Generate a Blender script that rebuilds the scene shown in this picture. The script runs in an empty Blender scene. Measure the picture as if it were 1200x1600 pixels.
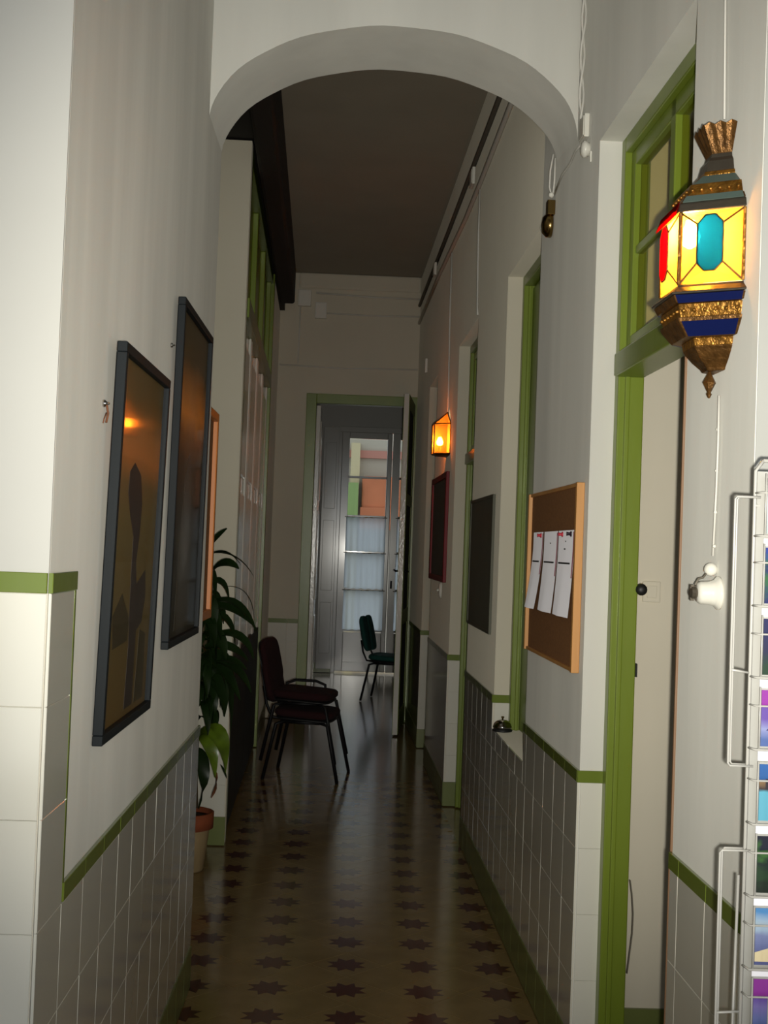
import bpy, bmesh, math, random
from mathutils import Vector, Matrix

S = bpy.context.scene
COL = S.collection
R = random.Random(7)
PI = math.pi

# ------------------------------------------------------------------ camera
F_PX, ROLL, YAW, PITCH, CAM_H = 2003.4, 0.0369, 0.0228, 0.0286, 1.61
cy_, sy_, cp_, sp_ = math.cos(YAW), math.sin(YAW), math.cos(PITCH), math.sin(PITCH)
fw = Vector((sy_ * cp_, cy_ * cp_, sp_))
r0 = Vector((cy_, -sy_, 0))
u0 = r0.cross(fw)
cr_, sr_ = math.cos(ROLL), math.sin(ROLL)
rv = r0 * cr_ + u0 * sr_
uv = u0 * cr_ - r0 * sr_
cam_d = bpy.data.cameras.new('camera')
cam = bpy.data.objects.new('camera', cam_d)
COL.objects.link(cam)
cam.matrix_world = Matrix(((rv.x, uv.x, -fw.x, 0), (rv.y, uv.y, -fw.y, 0), (rv.z, uv.z, -fw.z, CAM_H), (0, 0, 0, 1)))
cam_d.sensor_fit = 'VERTICAL'
cam_d.sensor_height = 36
cam_d.lens = F_PX / 1600 * 36
cam_d.clip_start = 0.02
S.camera = cam


def ray(px, py):
    return fw + rv * ((px - 600) / F_PX) - uv * ((py - 800) / F_PX)


def atY(px, py, Y):
    d = ray(px, py)
    return d * (Y / d.y) + Vector((0, 0, CAM_H))


# ------------------------------------------------------------------ world, lights, exposure
w = bpy.data.worlds.new('world')
S.world = w
w.use_nodes = True
w.node_tree.nodes['Background'].inputs[0].default_value = (0.80, 0.90, 1.0, 1)
w.node_tree.nodes['Background'].inputs[1].default_value = 1.2

FLASH_W, HALL_W, HALLR_W, BULB1, BULB2 = 420.0, 52.0, 26.0, 300.0, 190.0


def light(name, kind, loc, energy, color=(1, 1, 1), rot=(0, 0, 0), **kw):
    d = bpy.data.lights.new(name, kind)
    d.energy = energy
    d.color = color
    for k, v in kw.items():
        setattr(d, k, v)
    o = bpy.data.objects.new(name, d)
    COL.objects.link(o)
    o.location = loc
    o.rotation_euler = rot
    return o


# the camera's own flash (a wide soft-edged beam), the daylight of the hall behind the camera, and an added side fill for the left wall
light('camera_flash', 'SPOT', (0.035, 0.0, 1.585), FLASH_W, (1.0, 0.965, 0.86), (PI / 2 + 0.10, 0, -0.09),
      shadow_soft_size=0.012, spot_size=math.radians(64), spot_blend=1.0)
light('hall_daylight', 'AREA', (0.3, -3.3, 1.8), HALL_W, (0.93, 0.97, 1.0), (PI / 2, 0, -0.05),
      shape='RECTANGLE', size=4.8, size_y=3.2)
light('left_wall_fill', 'AREA', (2.9, -0.6, 1.1), HALLR_W, (0.93, 0.97, 1.0), (PI / 2, 0, 0.85),
      shape='RECTANGLE', size=1.6, size_y=1.8)

S.view_settings.view_transform = 'Standard'
S.view_settings.look = 'None'
S.view_settings.gamma = 1.0
S.view_settings.use_curve_mapping = False
S.view_settings.exposure = 0.0

# ------------------------------------------------------------------ materials
def mat(name, color, rough=0.6, metal=0.0, bump=0.0, bscale=40.0, vary=0.0, vscale=3.0, coat=0.0, spec=0.5,
        diffrough=0.0, stretch=(1, 1, 1), trans=0.0):
    m = bpy.data.materials.new(name)
    m.use_nodes = True
    nt = m.node_tree
    b = nt.nodes['Principled BSDF']
    b.inputs['Base Color'].default_value = (*color, 1)
    b.inputs['Roughness'].default_value = rough
    b.inputs['Metallic'].default_value = metal
    b.inputs['Coat Weight'].default_value = coat
    b.inputs['Coat Roughness'].default_value = 0.1
    b.inputs['Specular IOR Level'].default_value = spec
    b.inputs['Diffuse Roughness'].default_value = diffrough
    b.inputs['Transmission Weight'].default_value = trans
    if vary or bump:
        tc = nt.nodes.new('ShaderNodeTexCoord')
        mp = nt.nodes.new('ShaderNodeMapping')
        mp.inputs['Scale'].default_value = stretch
        nt.links.new(tc.outputs['Object'], mp.inputs['Vector'])
    if vary:
        n = nt.nodes.new('ShaderNodeTexNoise')
        n.inputs['Scale'].default_value = vscale
        n.inputs['Detail'].default_value = 5
        nt.links.new(mp.outputs[0], n.inputs['Vector'])
        cr = nt.nodes.new('ShaderNodeValToRGB')
        cr.color_ramp.elements[0].position = 0.3
        cr.color_ramp.elements[1].position = 0.7
        cr.color_ramp.elements[0].color = (*[c * (1 - vary) for c in color], 1)
        cr.color_ramp.elements[1].color = (*[min(1, c * (1 + vary)) for c in color], 1)
        nt.links.new(n.outputs['Fac'], cr.inputs[0])
        nt.links.new(cr.outputs[0], b.inputs['Base Color'])
    if bump:
        n2 = nt.nodes.new('ShaderNodeTexNoise')
        n2.inputs['Scale'].default_value = bscale
        n2.inputs['Detail'].default_value = 3
        nt.links.new(mp.outputs[0], n2.inputs['Vector'])
        bp = nt.nodes.new('ShaderNodeBump')
        bp.inputs['Strength'].default_value = bump
        bp.inputs['Distance'].default_value = 0.004
        nt.links.new(n2.outputs['Fac'], bp.inputs['Height'])
        nt.links.new(bp.outputs[0], b.inputs['Normal'])
    return m


def emit(name, color, strength):
    m = bpy.data.materials.new(name)
    m.use_nodes = True
    b = m.node_tree.nodes['Principled BSDF']
    b.inputs['Base Color'].default_value = (*color, 1)
    b.inputs['Emission Color'].default_value = (*color, 1)
    b.inputs['Emission Strength'].default_value = strength
    return m


def glassmat(name, color, transl=0.45, gloss=0.08, rough=0.05):
    """coloured sheet glass: lets light through tinted, scatters some of it, reflects a little"""
    m = bpy.data.materials.new(name)
    m.use_nodes = True
    nt = m.node_tree
    nt.nodes.remove(nt.nodes['Principled BSDF'])
    out = nt.nodes['Material Output']
    tr = nt.nodes.new('ShaderNodeBsdfTransparent')
    tl = nt.nodes.new('ShaderNodeBsdfTranslucent')
    gl = nt.nodes.new('ShaderNodeBsdfGlossy')
    tr.inputs[0].default_value = (*color, 1)
    tl.inputs[0].default_value = (*color, 1)
    gl.inputs['Roughness'].default_value = rough
    m1 = nt.nodes.new('ShaderNodeMixShader')
    m1.inputs[0].default_value = transl
    nt.links.new(tr.outputs[0], m1.inputs[1])
    nt.links.new(tl.outputs[0], m1.inputs[2])
    m2 = nt.nodes.new('ShaderNodeMixShader')
    m2.inputs[0].default_value = gloss
    nt.links.new(m1.outputs[0], m2.inputs[1])
    nt.links.new(gl.outputs[0], m2.inputs[2])
    nt.links.new(m2.outputs[0], out.inputs['Surface'])
    return m


PLASTER = mat('white_plaster', (0.70, 0.69, 0.635), 0.9, bump=0.45, bscale=9, vary=0.06, vscale=5, diffrough=0.2, spec=0.25,
              stretch=(1, 1, 0.12))
PLASTER_HALL = mat('flash_dimmed_hall_plaster', (0.56, 0.555, 0.52), 0.9, bump=0.2, bscale=14, vary=0.03, vscale=1.6, spec=0.25)  # plaster colour darkened so walls facing the flash stay below white
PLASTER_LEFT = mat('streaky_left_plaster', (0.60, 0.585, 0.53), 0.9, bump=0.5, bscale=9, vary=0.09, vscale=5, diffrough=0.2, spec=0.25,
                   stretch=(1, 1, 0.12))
PLASTER_HALL_R_DIM = mat('flash_dimmed_right_plaster', (0.40, 0.40, 0.375), 0.9, bump=0.2, bscale=14, vary=0.03, vscale=1.6, spec=0.25)  # same plaster, darkened further against the flash on the right front
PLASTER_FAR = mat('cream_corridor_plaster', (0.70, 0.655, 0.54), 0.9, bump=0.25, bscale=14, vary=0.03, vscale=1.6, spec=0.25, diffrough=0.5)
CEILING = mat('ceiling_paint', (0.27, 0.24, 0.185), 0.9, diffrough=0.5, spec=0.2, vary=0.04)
TILE_W = mat('cream_glazed_tile', (0.76, 0.74, 0.65), 0.13, bump=0.06, bscale=9, coat=1.0)
GROUT = mat('tile_grout', (0.70, 0.66, 0.55), 0.9)
GREEN = mat('green_gloss_paint', (0.175, 0.235, 0.022), 0.32, bump=0.12, bscale=30, vary=0.10, vscale=4, coat=0.0, stretch=(1, 1, 0.3))
GREEN_TILE = mat('green_trim_tile', (0.15, 0.20, 0.03), 0.18, bump=0.1, bscale=25, coat=0.5)
GREEN_BASE = mat('dull_green_base_tile', (0.17, 0.20, 0.06), 0.3, bump=0.1)
WHITE_GLOSS = mat('white_gloss_paint', (0.72, 0.70, 0.63), 0.16, bump=0.35, bscale=60, coat=0.5, stretch=(1, 1, 0.5))
DARK_WOOD = mat('dark_stained_wood', (0.010, 0.007, 0.005), 0.75, bump=0.3, bscale=30, vary=0.3, vscale=6, stretch=(1, 0.15, 1))
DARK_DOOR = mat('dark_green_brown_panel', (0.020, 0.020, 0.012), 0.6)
BROWN_STRIP = mat('brown_wood_strip', (0.22, 0.12, 0.06), 0.5)
BLACK_FRAME = mat('black_blue_frame_paint', (0.008, 0.011, 0.013), 0.5, spec=0.18)
WOOD_FRAME = mat('pale_pine_frame', (0.62, 0.30, 0.085), 0.45, bump=0.15, bscale=60, vary=0.12, vscale=12, stretch=(1, 1, 0.1))
ORANGE_WOOD = mat('orange_wood_frame', (0.60, 0.20, 0.035), 0.4, vary=0.1, vscale=10, stretch=(1, 1, 0.1))
CORK = mat('cork_sheet', (0.27, 0.115, 0.032), 0.85, bump=0.3, bscale=250, vary=0.15, vscale=90)
CHALK = mat('dark_board', (0.13, 0.13, 0.095), 0.7, vary=0.1)
RED_PAINT = mat('red_frame_paint', (0.20, 0.006, 0.012), 0.5, spec=0.3)
DARK_POSTER = mat('dark_poster', (0.045, 0.04, 0.03), 0.5, vary=0.25, vscale=5)
PAPER = mat('white_paper', (0.76, 0.75, 0.80), 0.8, diffrough=0.6)
INK = mat('black_ink', (0.01, 0.01, 0.012), 0.7)
PINK_EDGE = mat('pink_print', (0.62, 0.17, 0.22), 0.8)
PIN_RED = mat('red_pin', (0.5, 0.03, 0.05), 0.3)
PIN_BLACK = mat('black_pin', (0.02, 0.01, 0.02), 0.3)
GOLD = mat('embossed_brass', (0.27, 0.125, 0.02), 0.38, 0.75, bump=1.0, bscale=90, vary=0.4, vscale=45)
GOLD_DARK = mat('tarnished_brass', (0.15, 0.07, 0.018), 0.42, 0.7, bump=0.8, bscale=90, vary=0.4, vscale=40)
PEWTER = mat('grey_tin', (0.13, 0.11, 0.085), 0.35, 0.75, bump=0.3, bscale=60)
TEAL_TIN = mat('teal_enamel_tin', (0.12, 0.17, 0.15), 0.3, 0.3)
BLUE_TIN = mat('deep_blue_enamel', (0.004, 0.009, 0.06), 0.2, 0.0, coat=0.3)
BRASS = mat('aged_brass', (0.30, 0.20, 0.07), 0.22, 1.0)
CHROME = mat('chrome', (0.62, 0.60, 0.58), 0.08, 1.0)
WHITE_PLASTIC = mat('white_plastic', (0.78, 0.76, 0.68), 0.3)
PORCELAIN = mat('white_porcelain', (0.80, 0.78, 0.70), 0.15, coat=0.5)
CABLE = mat('painted_cable', (0.70, 0.68, 0.62), 0.6)
CABLE_DARK = mat('grey_cable', (0.16, 0.14, 0.11), 0.7)
BOARD_W = mat('white_card_board', (0.34, 0.335, 0.31), 0.6)
WIRE = mat('white_coated_wire', (0.40, 0.39, 0.36), 0.3)
TERRACOTTA = mat('terracotta', (0.27, 0.065, 0.022), 0.8, vary=0.15, vscale=10)
POT_PALE = mat('pale_clay', (0.36, 0.26, 0.13), 0.8, vary=0.12, vscale=8)
SOIL = mat('soil', (0.03, 0.018, 0.01), 1.0, bump=1, bscale=120)
LEAF = mat('dark_leaf', (0.010, 0.024, 0.005), 0.4, vary=0.3, vscale=8, spec=0.3)
LEAF_LIGHT = mat('yellow_green_leaf', (0.10, 0.16, 0.012), 0.28, vary=0.45, vscale=11, coat=0.4)
LEAF_DRY = mat('dry_leaf', (0.16, 0.055, 0.02), 0.7)
STEM = mat('plant_stem', (0.07, 0.05, 0.02), 0.8)
RED_FABRIC = mat('dark_red_fabric', (0.024, 0.003, 0.004), 0.95, bump=0.3, bscale=200)
GREEN_FABRIC = mat('teal_fabric', (0.01, 0.085, 0.07), 0.85, bump=0.3, bscale=200)
BLACK_PLASTIC = mat('black_plastic', (0.012, 0.012, 0.012), 0.5)
BLACK_TUBE = mat('black_tube_metal', (0.008, 0.008, 0.009), 0.5, spec=0.3)
WIN_PAINT = mat('grey_white_window_paint', (0.50, 0.49, 0.46), 0.2, coat=0.4)
ROOM_WALL = mat('far_room_plaster', (0.52, 0.51, 0.48), 0.85)
CREAM_WALL = mat('cream_room_plaster', (0.72, 0.665, 0.54), 0.9, vary=0.02)
PANE = glassmat('window_pane', (0.95, 0.97, 0.96), 0.0, 0.08, 0.02)
FROST = glassmat('old_window_glass', (0.97, 0.94, 0.74), 0.08, 0.08, 0.08)
CURTAIN = glassmat('thin_white_curtain', (0.80, 0.86, 0.93), 0.8, 0.0)
G_YELLOW = glassmat('yellow_glass', (1.0, 0.72, 0.25), 0.42, 0.05, 0.08)
G_BLUE = glassmat('blue_glass', (0.03, 0.24, 0.38), 0.5, 0.07, 0.08)
G_RED = glassmat('red_glass', (0.75, 0.012, 0.03), 0.62, 0.06, 0.08)
G_AMBER = glassmat('amber_glass', (1.0, 0.52, 0.15), 0.15, 0.05, 0.06)
BULB = emit('lit_bulb', (1.0, 0.72, 0.32), BULB1)
BULB_B = emit('lit_bulb_amber', (1.0, 0.70, 0.38), BULB2)
FACADE = mat('pale_facade_render', (0.42, 0.37, 0.29), 0.9)
FACADE_PINK = mat('pink_facade_band', (0.45, 0.20, 0.15), 0.9)
FACADE_ORANGE = mat('orange_awning', (0.50, 0.16, 0.07), 0.9, vary=0.15, vscale=1.5)
STREET = mat('street_asphalt', (0.12, 0.12, 0.12), 0.9)


# patterned cement tile: a star in the middle
STAR = 0.283
STAR_X, STAR_Y = 0.0324, 4.717


def floor_mat(name, star, world=False):
    m = bpy.data.materials.new(name)
    m.use_nodes = True
    nt = m.node_tree
    b = nt.nodes['Principled BSDF']
    N, L = nt.nodes.new, nt.links.new

    def math_(op, a, bb=None):
        n = N('ShaderNodeMath')
        n.operation = op
        for i, v in enumerate((a, bb)):
            if v is None:
                continue
            if isinstance(v, (int, float)):
                n.inputs[i].default_value = v
            else:
                L(v, n.inputs[i])
        return n.outputs[0]
    tc = N('ShaderNodeTexCoord')
    sx = N('ShaderNodeSeparateXYZ')
    geo = N('ShaderNodeNewGeometry')
    L(geo.outputs['Position'] if world else tc.outputs['Object'], sx.inputs[0])
    x, y = sx.outputs[0], sx.outputs[1]
    if world:
        x = math_('SUBTRACT', math_('WRAP', math_('SUBTRACT', x, STAR_X - STAR / 2), STAR), STAR / 2)
        y = math_('SUBTRACT', math_('WRAP', math_('SUBTRACT', y, STAR_Y - STAR / 2), STAR), STAR / 2)
    noise = N('ShaderNodeTexNoise')
    noise.inputs['Scale'].default_value = 6
    noise.inputs['Detail'].default_value = 6
    L(geo.outputs['Position'], noise.inputs['Vector'])
    ramp = N('ShaderNodeValToRGB')
    ramp.color_ramp.elements[0].position, ramp.color_ramp.elements[1].position = 0.3, 0.7
    ramp.color_ramp.elements[0].color = (0.25, 0.17, 0.065, 1)
    ramp.color_ramp.elements[1].color = (0.32, 0.22, 0.088, 1)
    L(noise.outputs['Fac'], ramp.inputs[0])
    col = ramp.outputs[0]
    if star:
        ang = math_('ARCTAN2', y, x)
        rad = math_('SQRT', math_('ADD', math_('MULTIPLY', x, x), math_('MULTIPLY', y, y)))
        k = PI / 4
        a1 = math_('ADD', ang, PI / 8 + PI * 2)
        am = math_('ABSOLUTE', math_('SUBTRACT', math_('MODULO', math_('ADD', a1, k / 2), k), k / 2))
        px_ = math_('MULTIPLY', rad, math_('COSINE', am))
        py_ = math_('MULTIPLY', rad, math_('SINE', am))
        Rt, Ri = 0.081, 0.050
        ix, iy = Ri * math.cos(PI / 8), Ri * math.sin(PI / 8)
        # inside the edge from the tip (Rt,0) to the inner corner (ix,iy)
        e = math_('ADD', math_('MULTIPLY', px_, iy), math_('MULTIPLY', py_, Rt - ix))
        inside = math_('LESS_THAN', e, Rt * iy)
        half = math_('GREATER_THAN', math_('MODULO', a1, k), k / 2)
        mx0 = N('ShaderNodeMix')
        mx0.data_type = 'RGBA'
        mx0.inputs['A'].default_value = (0.125, 0.036, 0.024, 1)
        mx0.inputs['B'].default_value = (0.07, 0.024, 0.02, 1)
        L(half, mx0.inputs['Factor'])
        mx = N('ShaderNodeMix')
        mx.data_type = 'RGBA'
        L(inside, mx.inputs['Factor'])
        L(col, mx.inputs['A'])
        L(mx0.outputs['Result'], mx.inputs['B'])
        col = mx.outputs['Result']
    L(col, b.inputs['Base Color'])
    b.inputs['Roughness'].default_value = 0.15
    b.inputs['Specular IOR Level'].default_value = 0.5
    bp = N('ShaderNodeBump')
    bp.inputs['Strength'].default_value = 0.12
    bp.inputs['Distance'].default_value = 0.004
    n3 = N('ShaderNodeTexNoise')
    n3.inputs['Scale'].default_value = 9
    L(geo.outputs['Position'], n3.inputs['Vector'])
    L(n3.outputs['Fac'], bp.inputs['Height'])
    L(bp.outputs[0], b.inputs['Normal'])
    return m


FLOOR_STAR = floor_mat('star_cement_tile', True)
FLOOR_PLAIN = floor_mat('plain_cement_tile', False)
FLOOR_FAR = floor_mat('star_cement_floor', True, True)

# ------------------------------------------------------------------ frames of reference
TH, RX0 = 0.021, 0.80


def FW(s, t, z):      # right wall: s along it, t into it (negative = out into the corridor)
    return Vector((RX0 - math.sin(TH) * s + math.cos(TH) * t, math.cos(TH) * s + math.sin(TH) * t, z))


AL = 0.0272


def FL(s, t, z):      # far left wall from Y=6.9 on: t into it (towards -X)
    return Vector((-0.63 - math.sin(AL) * s - math.cos(AL) * t, 6.9 + math.cos(AL) * s - math.sin(AL) * t, z))


def FN(x, y, z):
    return Vector((x, y, z))


# ------------------------------------------------------------------ mesh helpers
def new():
    return bmesh.new()


def box(bm, a, b, F=FN):
    (x0, y0, z0), (x1, y1, z1) = a, b
    v = [bm.verts.new(F(x, y, z)) for x in (x0, x1) for y in (y0, y1) for z in (z0, z1)]
    for f in ((0, 1, 3, 2), (4, 6, 7, 5), (0, 4, 5, 1), (2, 3, 7, 6), (0, 2, 6, 4), (1, 5, 7, 3)):
        bm.faces.new([v[i] for i in f])


def prism(bm, poly, d):
    """poly: list of Vectors; d: Vector to extrude along"""
    a = [bm.verts.new(p) for p in poly]
    b = [bm.verts.new(p + d) for p in poly]
    bm.faces.new(a)
    bm.faces.new(b[::-1])
    n = len(poly)
    for i in range(n):
        bm.faces.new((a[i], b[i], b[(i + 1) % n], a[(i + 1) % n]))


def tube(bm, pts, r, n=6, cap=True):
    pts = [Vector(p) for p in pts]
    rings = []
    up = None
    for i, p in enumerate(pts):
        d = (pts[min(i + 1, len(pts) - 1)] - pts[max(i - 1, 0)])
        if d.length < 1e-9:
            d = Vector((0, 0, 1))
        d.normalize()
        if up is None:
            up = d.orthogonal().normalized()
        up = (up - d * up.dot(d))
        if up.length < 1e-6:
            up = d.orthogonal()
        up.normalize()
        s = d.cross(up)
        rr = r[i] if isinstance(r, (list, tuple)) else r
        rings.append([bm.verts.new(p + (up * math.cos(2 * PI * k / n) + s * math.sin(2 * PI * k / n)) * rr) for k in range(n)])
    for a, b in zip(rings, rings[1:]):
        for k in range(n):
            bm.faces.new((a[k], a[(k + 1) % n], b[(k + 1) % n], b[k]))
    if cap:
        bm.faces.new(rings[0][::-1])
        bm.faces.new(rings[-1])


def lathe(bm, prof, n=24, M=None):
    M = M or Matrix()
    rings = []
    for r, z in prof:
        rings.append([bm.verts.new(M @ Vector((max(r, 1e-5) * math.cos(2 * PI * k / n), max(r, 1e-5) * math.sin(2 * PI * k / n), z))) for k in range(n)])
    for a, b in zip(rings, rings[1:]):
        for k in range(n):
            bm.faces.new((a[k], a[(k + 1) % n], b[(k + 1) % n], b[k]))
    bm.faces.new(rings[0][::-1])
    bm.faces.new(rings[-1])


def obj(name, bm, m, parent=None, smooth=False, bevel=0.0, seg=2):
    bmesh.ops.recalc_face_normals(bm, faces=bm.faces)
    me = bpy.data.meshes.new(name)
    bm.to_mesh(me)
    bm.free()
    me.materials.append(m)
    o = bpy.data.objects.new(name, me)
    COL.objects.link(o)
    if parent is not None:
        o.parent = parent
        o.matrix_parent_inverse = parent.matrix_world.inverted()
    if smooth:
        for p in me.polygons:
            p.use_smooth = True
    if bevel:
        md = o.modifiers.new('bevel', 'BEVEL')
        md.width = bevel
        md.segments = seg
        md.limit_method = 'ANGLE'
    return o


def bobj(name, a, b, m, parent=None, F=FN, bevel=0.0):
    bm = new()
    box(bm, a, b, F)
    return obj(name, bm, m, parent, bevel=bevel)


def thing(name, label, cat, loc, group=None):
    o = bpy.data.objects.new(name, None)
    COL.objects.link(o)
    o.matrix_world = Matrix.Translation(Vector(loc))
    o.empty_display_size = 0.1
    o['label'] = label
    o['category'] = cat
    if group:
        o['group'] = group
    return o


def tag(o, label, cat, group=None):
    o['label'] = label
    o['category'] = cat
    if group:
        o['group'] = group
    return o


def struct(o, label=None):
    o['kind'] = 'structure'
    if label:
        o['label'] = label
    return o


def sroot(name, loc=(0, 0, 0), label=None):
    o = bpy.data.objects.new(name, None)
    COL.objects.link(o)
    o.matrix_world = Matrix.Translation(Vector(loc))
    return struct(o, label)


# tile meshes: one box per size, shared
TILES = {}


def tile_mesh(key, sx, sz, d, m):
    if key not in TILES:
        bm = new()
        box(bm, (-sx / 2, 0, -sz / 2), (sx / 2, -d, sz / 2))
        bmesh.ops.recalc_face_normals(bm, faces=bm.faces)
        bmesh.ops.bevel(bm, geom=[e for e in bm.edges if all(v.co.y < -d / 2 for v in e.verts)], offset=0.0012, segments=1, affect='EDGES')
        me = bpy.data.meshes.new('tile')
        bm.to_mesh(me)
        bm.free()
        me.materials.append(m)
        TILES[key] = me
    return TILES[key]


def lay_tile(parent, key, sx, sz, d, m, origin, along, out, name='tile'):
    """origin: centre of the tile's back; along: unit vector of its width; out: outward normal"""
    me = tile_mesh(key, sx, sz, d, m)
    o = bpy.data.objects.new(name, me)
    COL.objects.link(o)
    along, out = Vector(along).normalized(), Vector(out).normalized()
    yy = -out
    z = Vector((0, 0, 1))
    j = R.uniform(-0.0008, 0.0008)
    o.matrix_world = Matrix(((along.x, yy.x, z.x, origin[0]), (along.y, yy.y, z.y, origin[1]), (along.z, yy.z, z.z, origin[2]), (0, 0, 0, 1))) @ \
        Matrix.Translation((0, -0.0006, 0)) @ Matrix.Rotation(j * 4, 4, 'Z') @ Matrix.Rotation(R.uniform(-.003, .003), 4, 'X')
    o.parent = parent
    o.matrix_parent_inverse = parent.matrix_world.inverted()
    return o


def lay_rows(parent, F, s0, s1, rows, out_t, m=TILE_W, d=0.005, pitch=0.2, phase=None, gap=0.0028, name='tile'):
    """columns of tiles between s0 and s1 on the plane t=0 of frame F; rows: list of (z0, z1)"""
    along = F(1, 0, 0) - F(0, 0, 0)
    out = F(0, out_t, 0) - F(0, 0, 0)
    s = s0 if phase is None else phase
    while s < s1 - 0.02:
        a, b = max(s, s0), min(s + pitch, s1)
        if b - a > 0.02:
            for z0, z1 in rows:
                wd, hg = round(b - a - gap * 0.8, 4), round(z1 - z0 - gap * 0.2, 4)
                lay_tile(parent, (name, wd, hg, d), wd, hg, d, m, F((a + b) / 2, 0, (z0 + z1) / 2), along, out, name)
        s += pitch


# ------------------------------------------------------------------ setting: floor and ceilings
fl = bobj('floor', (-3.2, -4.0, -0.06), (3.2, 17.0, -0.006), FLOOR_FAR)
struct(fl)


def xr(y):
    return RX0 - math.tan(TH) * y


def clip(poly, inside, cut):
    out = []
    for i in range(len(poly)):
        a, b = poly[i], poly[(i + 1) % len(poly)]
        ia, ib = inside(a), inside(b)
        if ia:
            out.append(a)
        if ia != ib:
            out.append(cut(a, b))
    return out


def clip_line(poly, nx, ny, c):      # keep nx*x+ny*y <= c
    f = lambda p: nx * p[0] + ny * p[1] - c

    def cut(a, b):
        t = f(a) / (f(a) - f(b))
        return (a[0] + t * (b[0] - a[0]), a[1] + t * (b[1] - a[1]))
    return clip(poly, lambda p: f(p) <= 0, cut)


H2 = STAR / 2
G = 0.0012
n_tiles = 0
me_full = {}
for j in range(-9, 35):
    yc = STAR_Y + j * H2
    if yc < 3.55 or yc > 9.3:
        continue
    for i in range(-7, 7):
        if (i + j) % 2:
            continue
        xc = STAR_X + i * H2
        star = (i % 2 == 0)
        h = H2 - G * 1.4
        poly = [(xc + h, yc), (xc, yc + h), (xc - h, yc), (xc, yc - h)]
        n0 = [tuple(p) for p in poly]
        poly = clip_line(poly, 1, math.tan(TH), RX0 - 0.012)
        if yc < 4.70:
            poly = clip_line(poly, -1, 0, 0.528) if poly else poly
        elif yc < 6.83:
            poly = clip_line(poly, -1, 0, 0.585 if yc < 5.2 else 0.90) if poly else poly
        else:
            poly = clip_line(poly, -1, -math.tan(AL), 0.63 - math.tan(AL) * 6.9 - 0.012) if poly else poly
        if len(poly) < 3:
            continue
        ar = abs(sum(poly[k][0] * poly[(k + 1) % len(poly)][1] - poly[(k + 1) % len(poly)][0] * poly[k][1] for k in range(len(poly)))) / 2
        if ar < 0.0015:
            continue
        full = len(poly) == 4 and all(abs(a - c) + abs(b - d) < 1e-6 for (a, b), (c, d) in zip(poly, n0))
        if full and star in me_full:
            me = me_full[star]
        else:
            bm = new()
            prism(bm, [Vector((x - xc, y - yc, 0)) for x, y in poly], Vector((0, 0, -0.006)))
            bmesh.ops.recalc_face_normals(bm, faces=bm.faces)
            me = bpy.data.meshes.new('floor_tile')
            bm.to_mesh(me)
            bm.free()
            me.materials.append(FLOOR_STAR if star else FLOOR_PLAIN)
            if full:
                me_full[star] = me
        o = bpy.data.objects.new('tile', me)
        COL.objects.link(o)
        o.matrix_world = Matrix.Translation((xc, yc, R.uniform(-0.0004, 0.0))) @ Matrix.Rotation(R.uniform(-.0012, .0012), 4, 'X')
        o.parent = fl
        n_tiles += 1
print('floor tiles', n_tiles)

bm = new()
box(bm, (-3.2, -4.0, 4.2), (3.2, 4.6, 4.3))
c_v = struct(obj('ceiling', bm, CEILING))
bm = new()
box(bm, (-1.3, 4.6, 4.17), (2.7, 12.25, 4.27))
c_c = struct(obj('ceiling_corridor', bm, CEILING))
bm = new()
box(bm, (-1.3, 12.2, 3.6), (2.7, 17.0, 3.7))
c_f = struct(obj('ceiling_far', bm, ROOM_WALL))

# ------------------------------------------------------------------ hall behind the camera (open towards it)
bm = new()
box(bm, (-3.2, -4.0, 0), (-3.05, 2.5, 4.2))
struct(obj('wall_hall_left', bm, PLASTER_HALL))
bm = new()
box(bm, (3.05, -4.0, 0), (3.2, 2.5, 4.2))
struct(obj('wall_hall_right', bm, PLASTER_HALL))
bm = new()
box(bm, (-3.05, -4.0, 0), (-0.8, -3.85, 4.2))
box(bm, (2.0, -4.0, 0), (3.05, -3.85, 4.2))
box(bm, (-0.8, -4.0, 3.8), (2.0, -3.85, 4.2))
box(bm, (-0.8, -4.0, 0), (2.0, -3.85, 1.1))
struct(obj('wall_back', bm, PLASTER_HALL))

# ------------------------------------------------------------------ left wall with its pier
XL = -0.54
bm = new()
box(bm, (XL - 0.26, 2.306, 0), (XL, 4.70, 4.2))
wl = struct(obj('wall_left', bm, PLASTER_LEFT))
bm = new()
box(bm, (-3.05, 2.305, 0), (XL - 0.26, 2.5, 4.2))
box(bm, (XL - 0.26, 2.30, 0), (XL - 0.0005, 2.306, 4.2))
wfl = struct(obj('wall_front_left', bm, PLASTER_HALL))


def FPier(s, t, z):   # front of the pier: s towards -X, t out of the wall towards +Y
    return Vector((XL - s, 2.300 + t, z))


def FLeft(s, t, z):   # left wall of the passage
    return Vector((XL - t, s, z))


rows_low = [(0.148, 0.304), (0.304, 0.504), (0.504, 0.704), (0.704, 0.906)]
rows_hi = [(0.906, 1.106), (1.106, 1.306), (1.306, 1.508)]
lay_rows(wl, FPier, 0.0, 0.62, rows_low + rows_hi, -1)
lay_rows(wl, FLeft, 2.303, 2.495, rows_low + rows_hi, -1)
lay_rows(wl, FLeft, 2.495, 4.695, rows_low, -1)
bm = new()
box(bm, (0.0, 0, 0), (0.9, 0.004, 1.508), lambda s, t, z: FPier(s, -t * 0.3, z))
box(bm, (2.305, 0, 0), (4.70, 0.0015, 0.906), lambda s, t, z: FLeft(s, -t, z))
box(bm, (2.305, 0, 0.9), (2.495, 0.0015, 1.508), lambda s, t, z: FLeft(s, -t, z))
obj('grout', bm, GROUT, wl)
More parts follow.
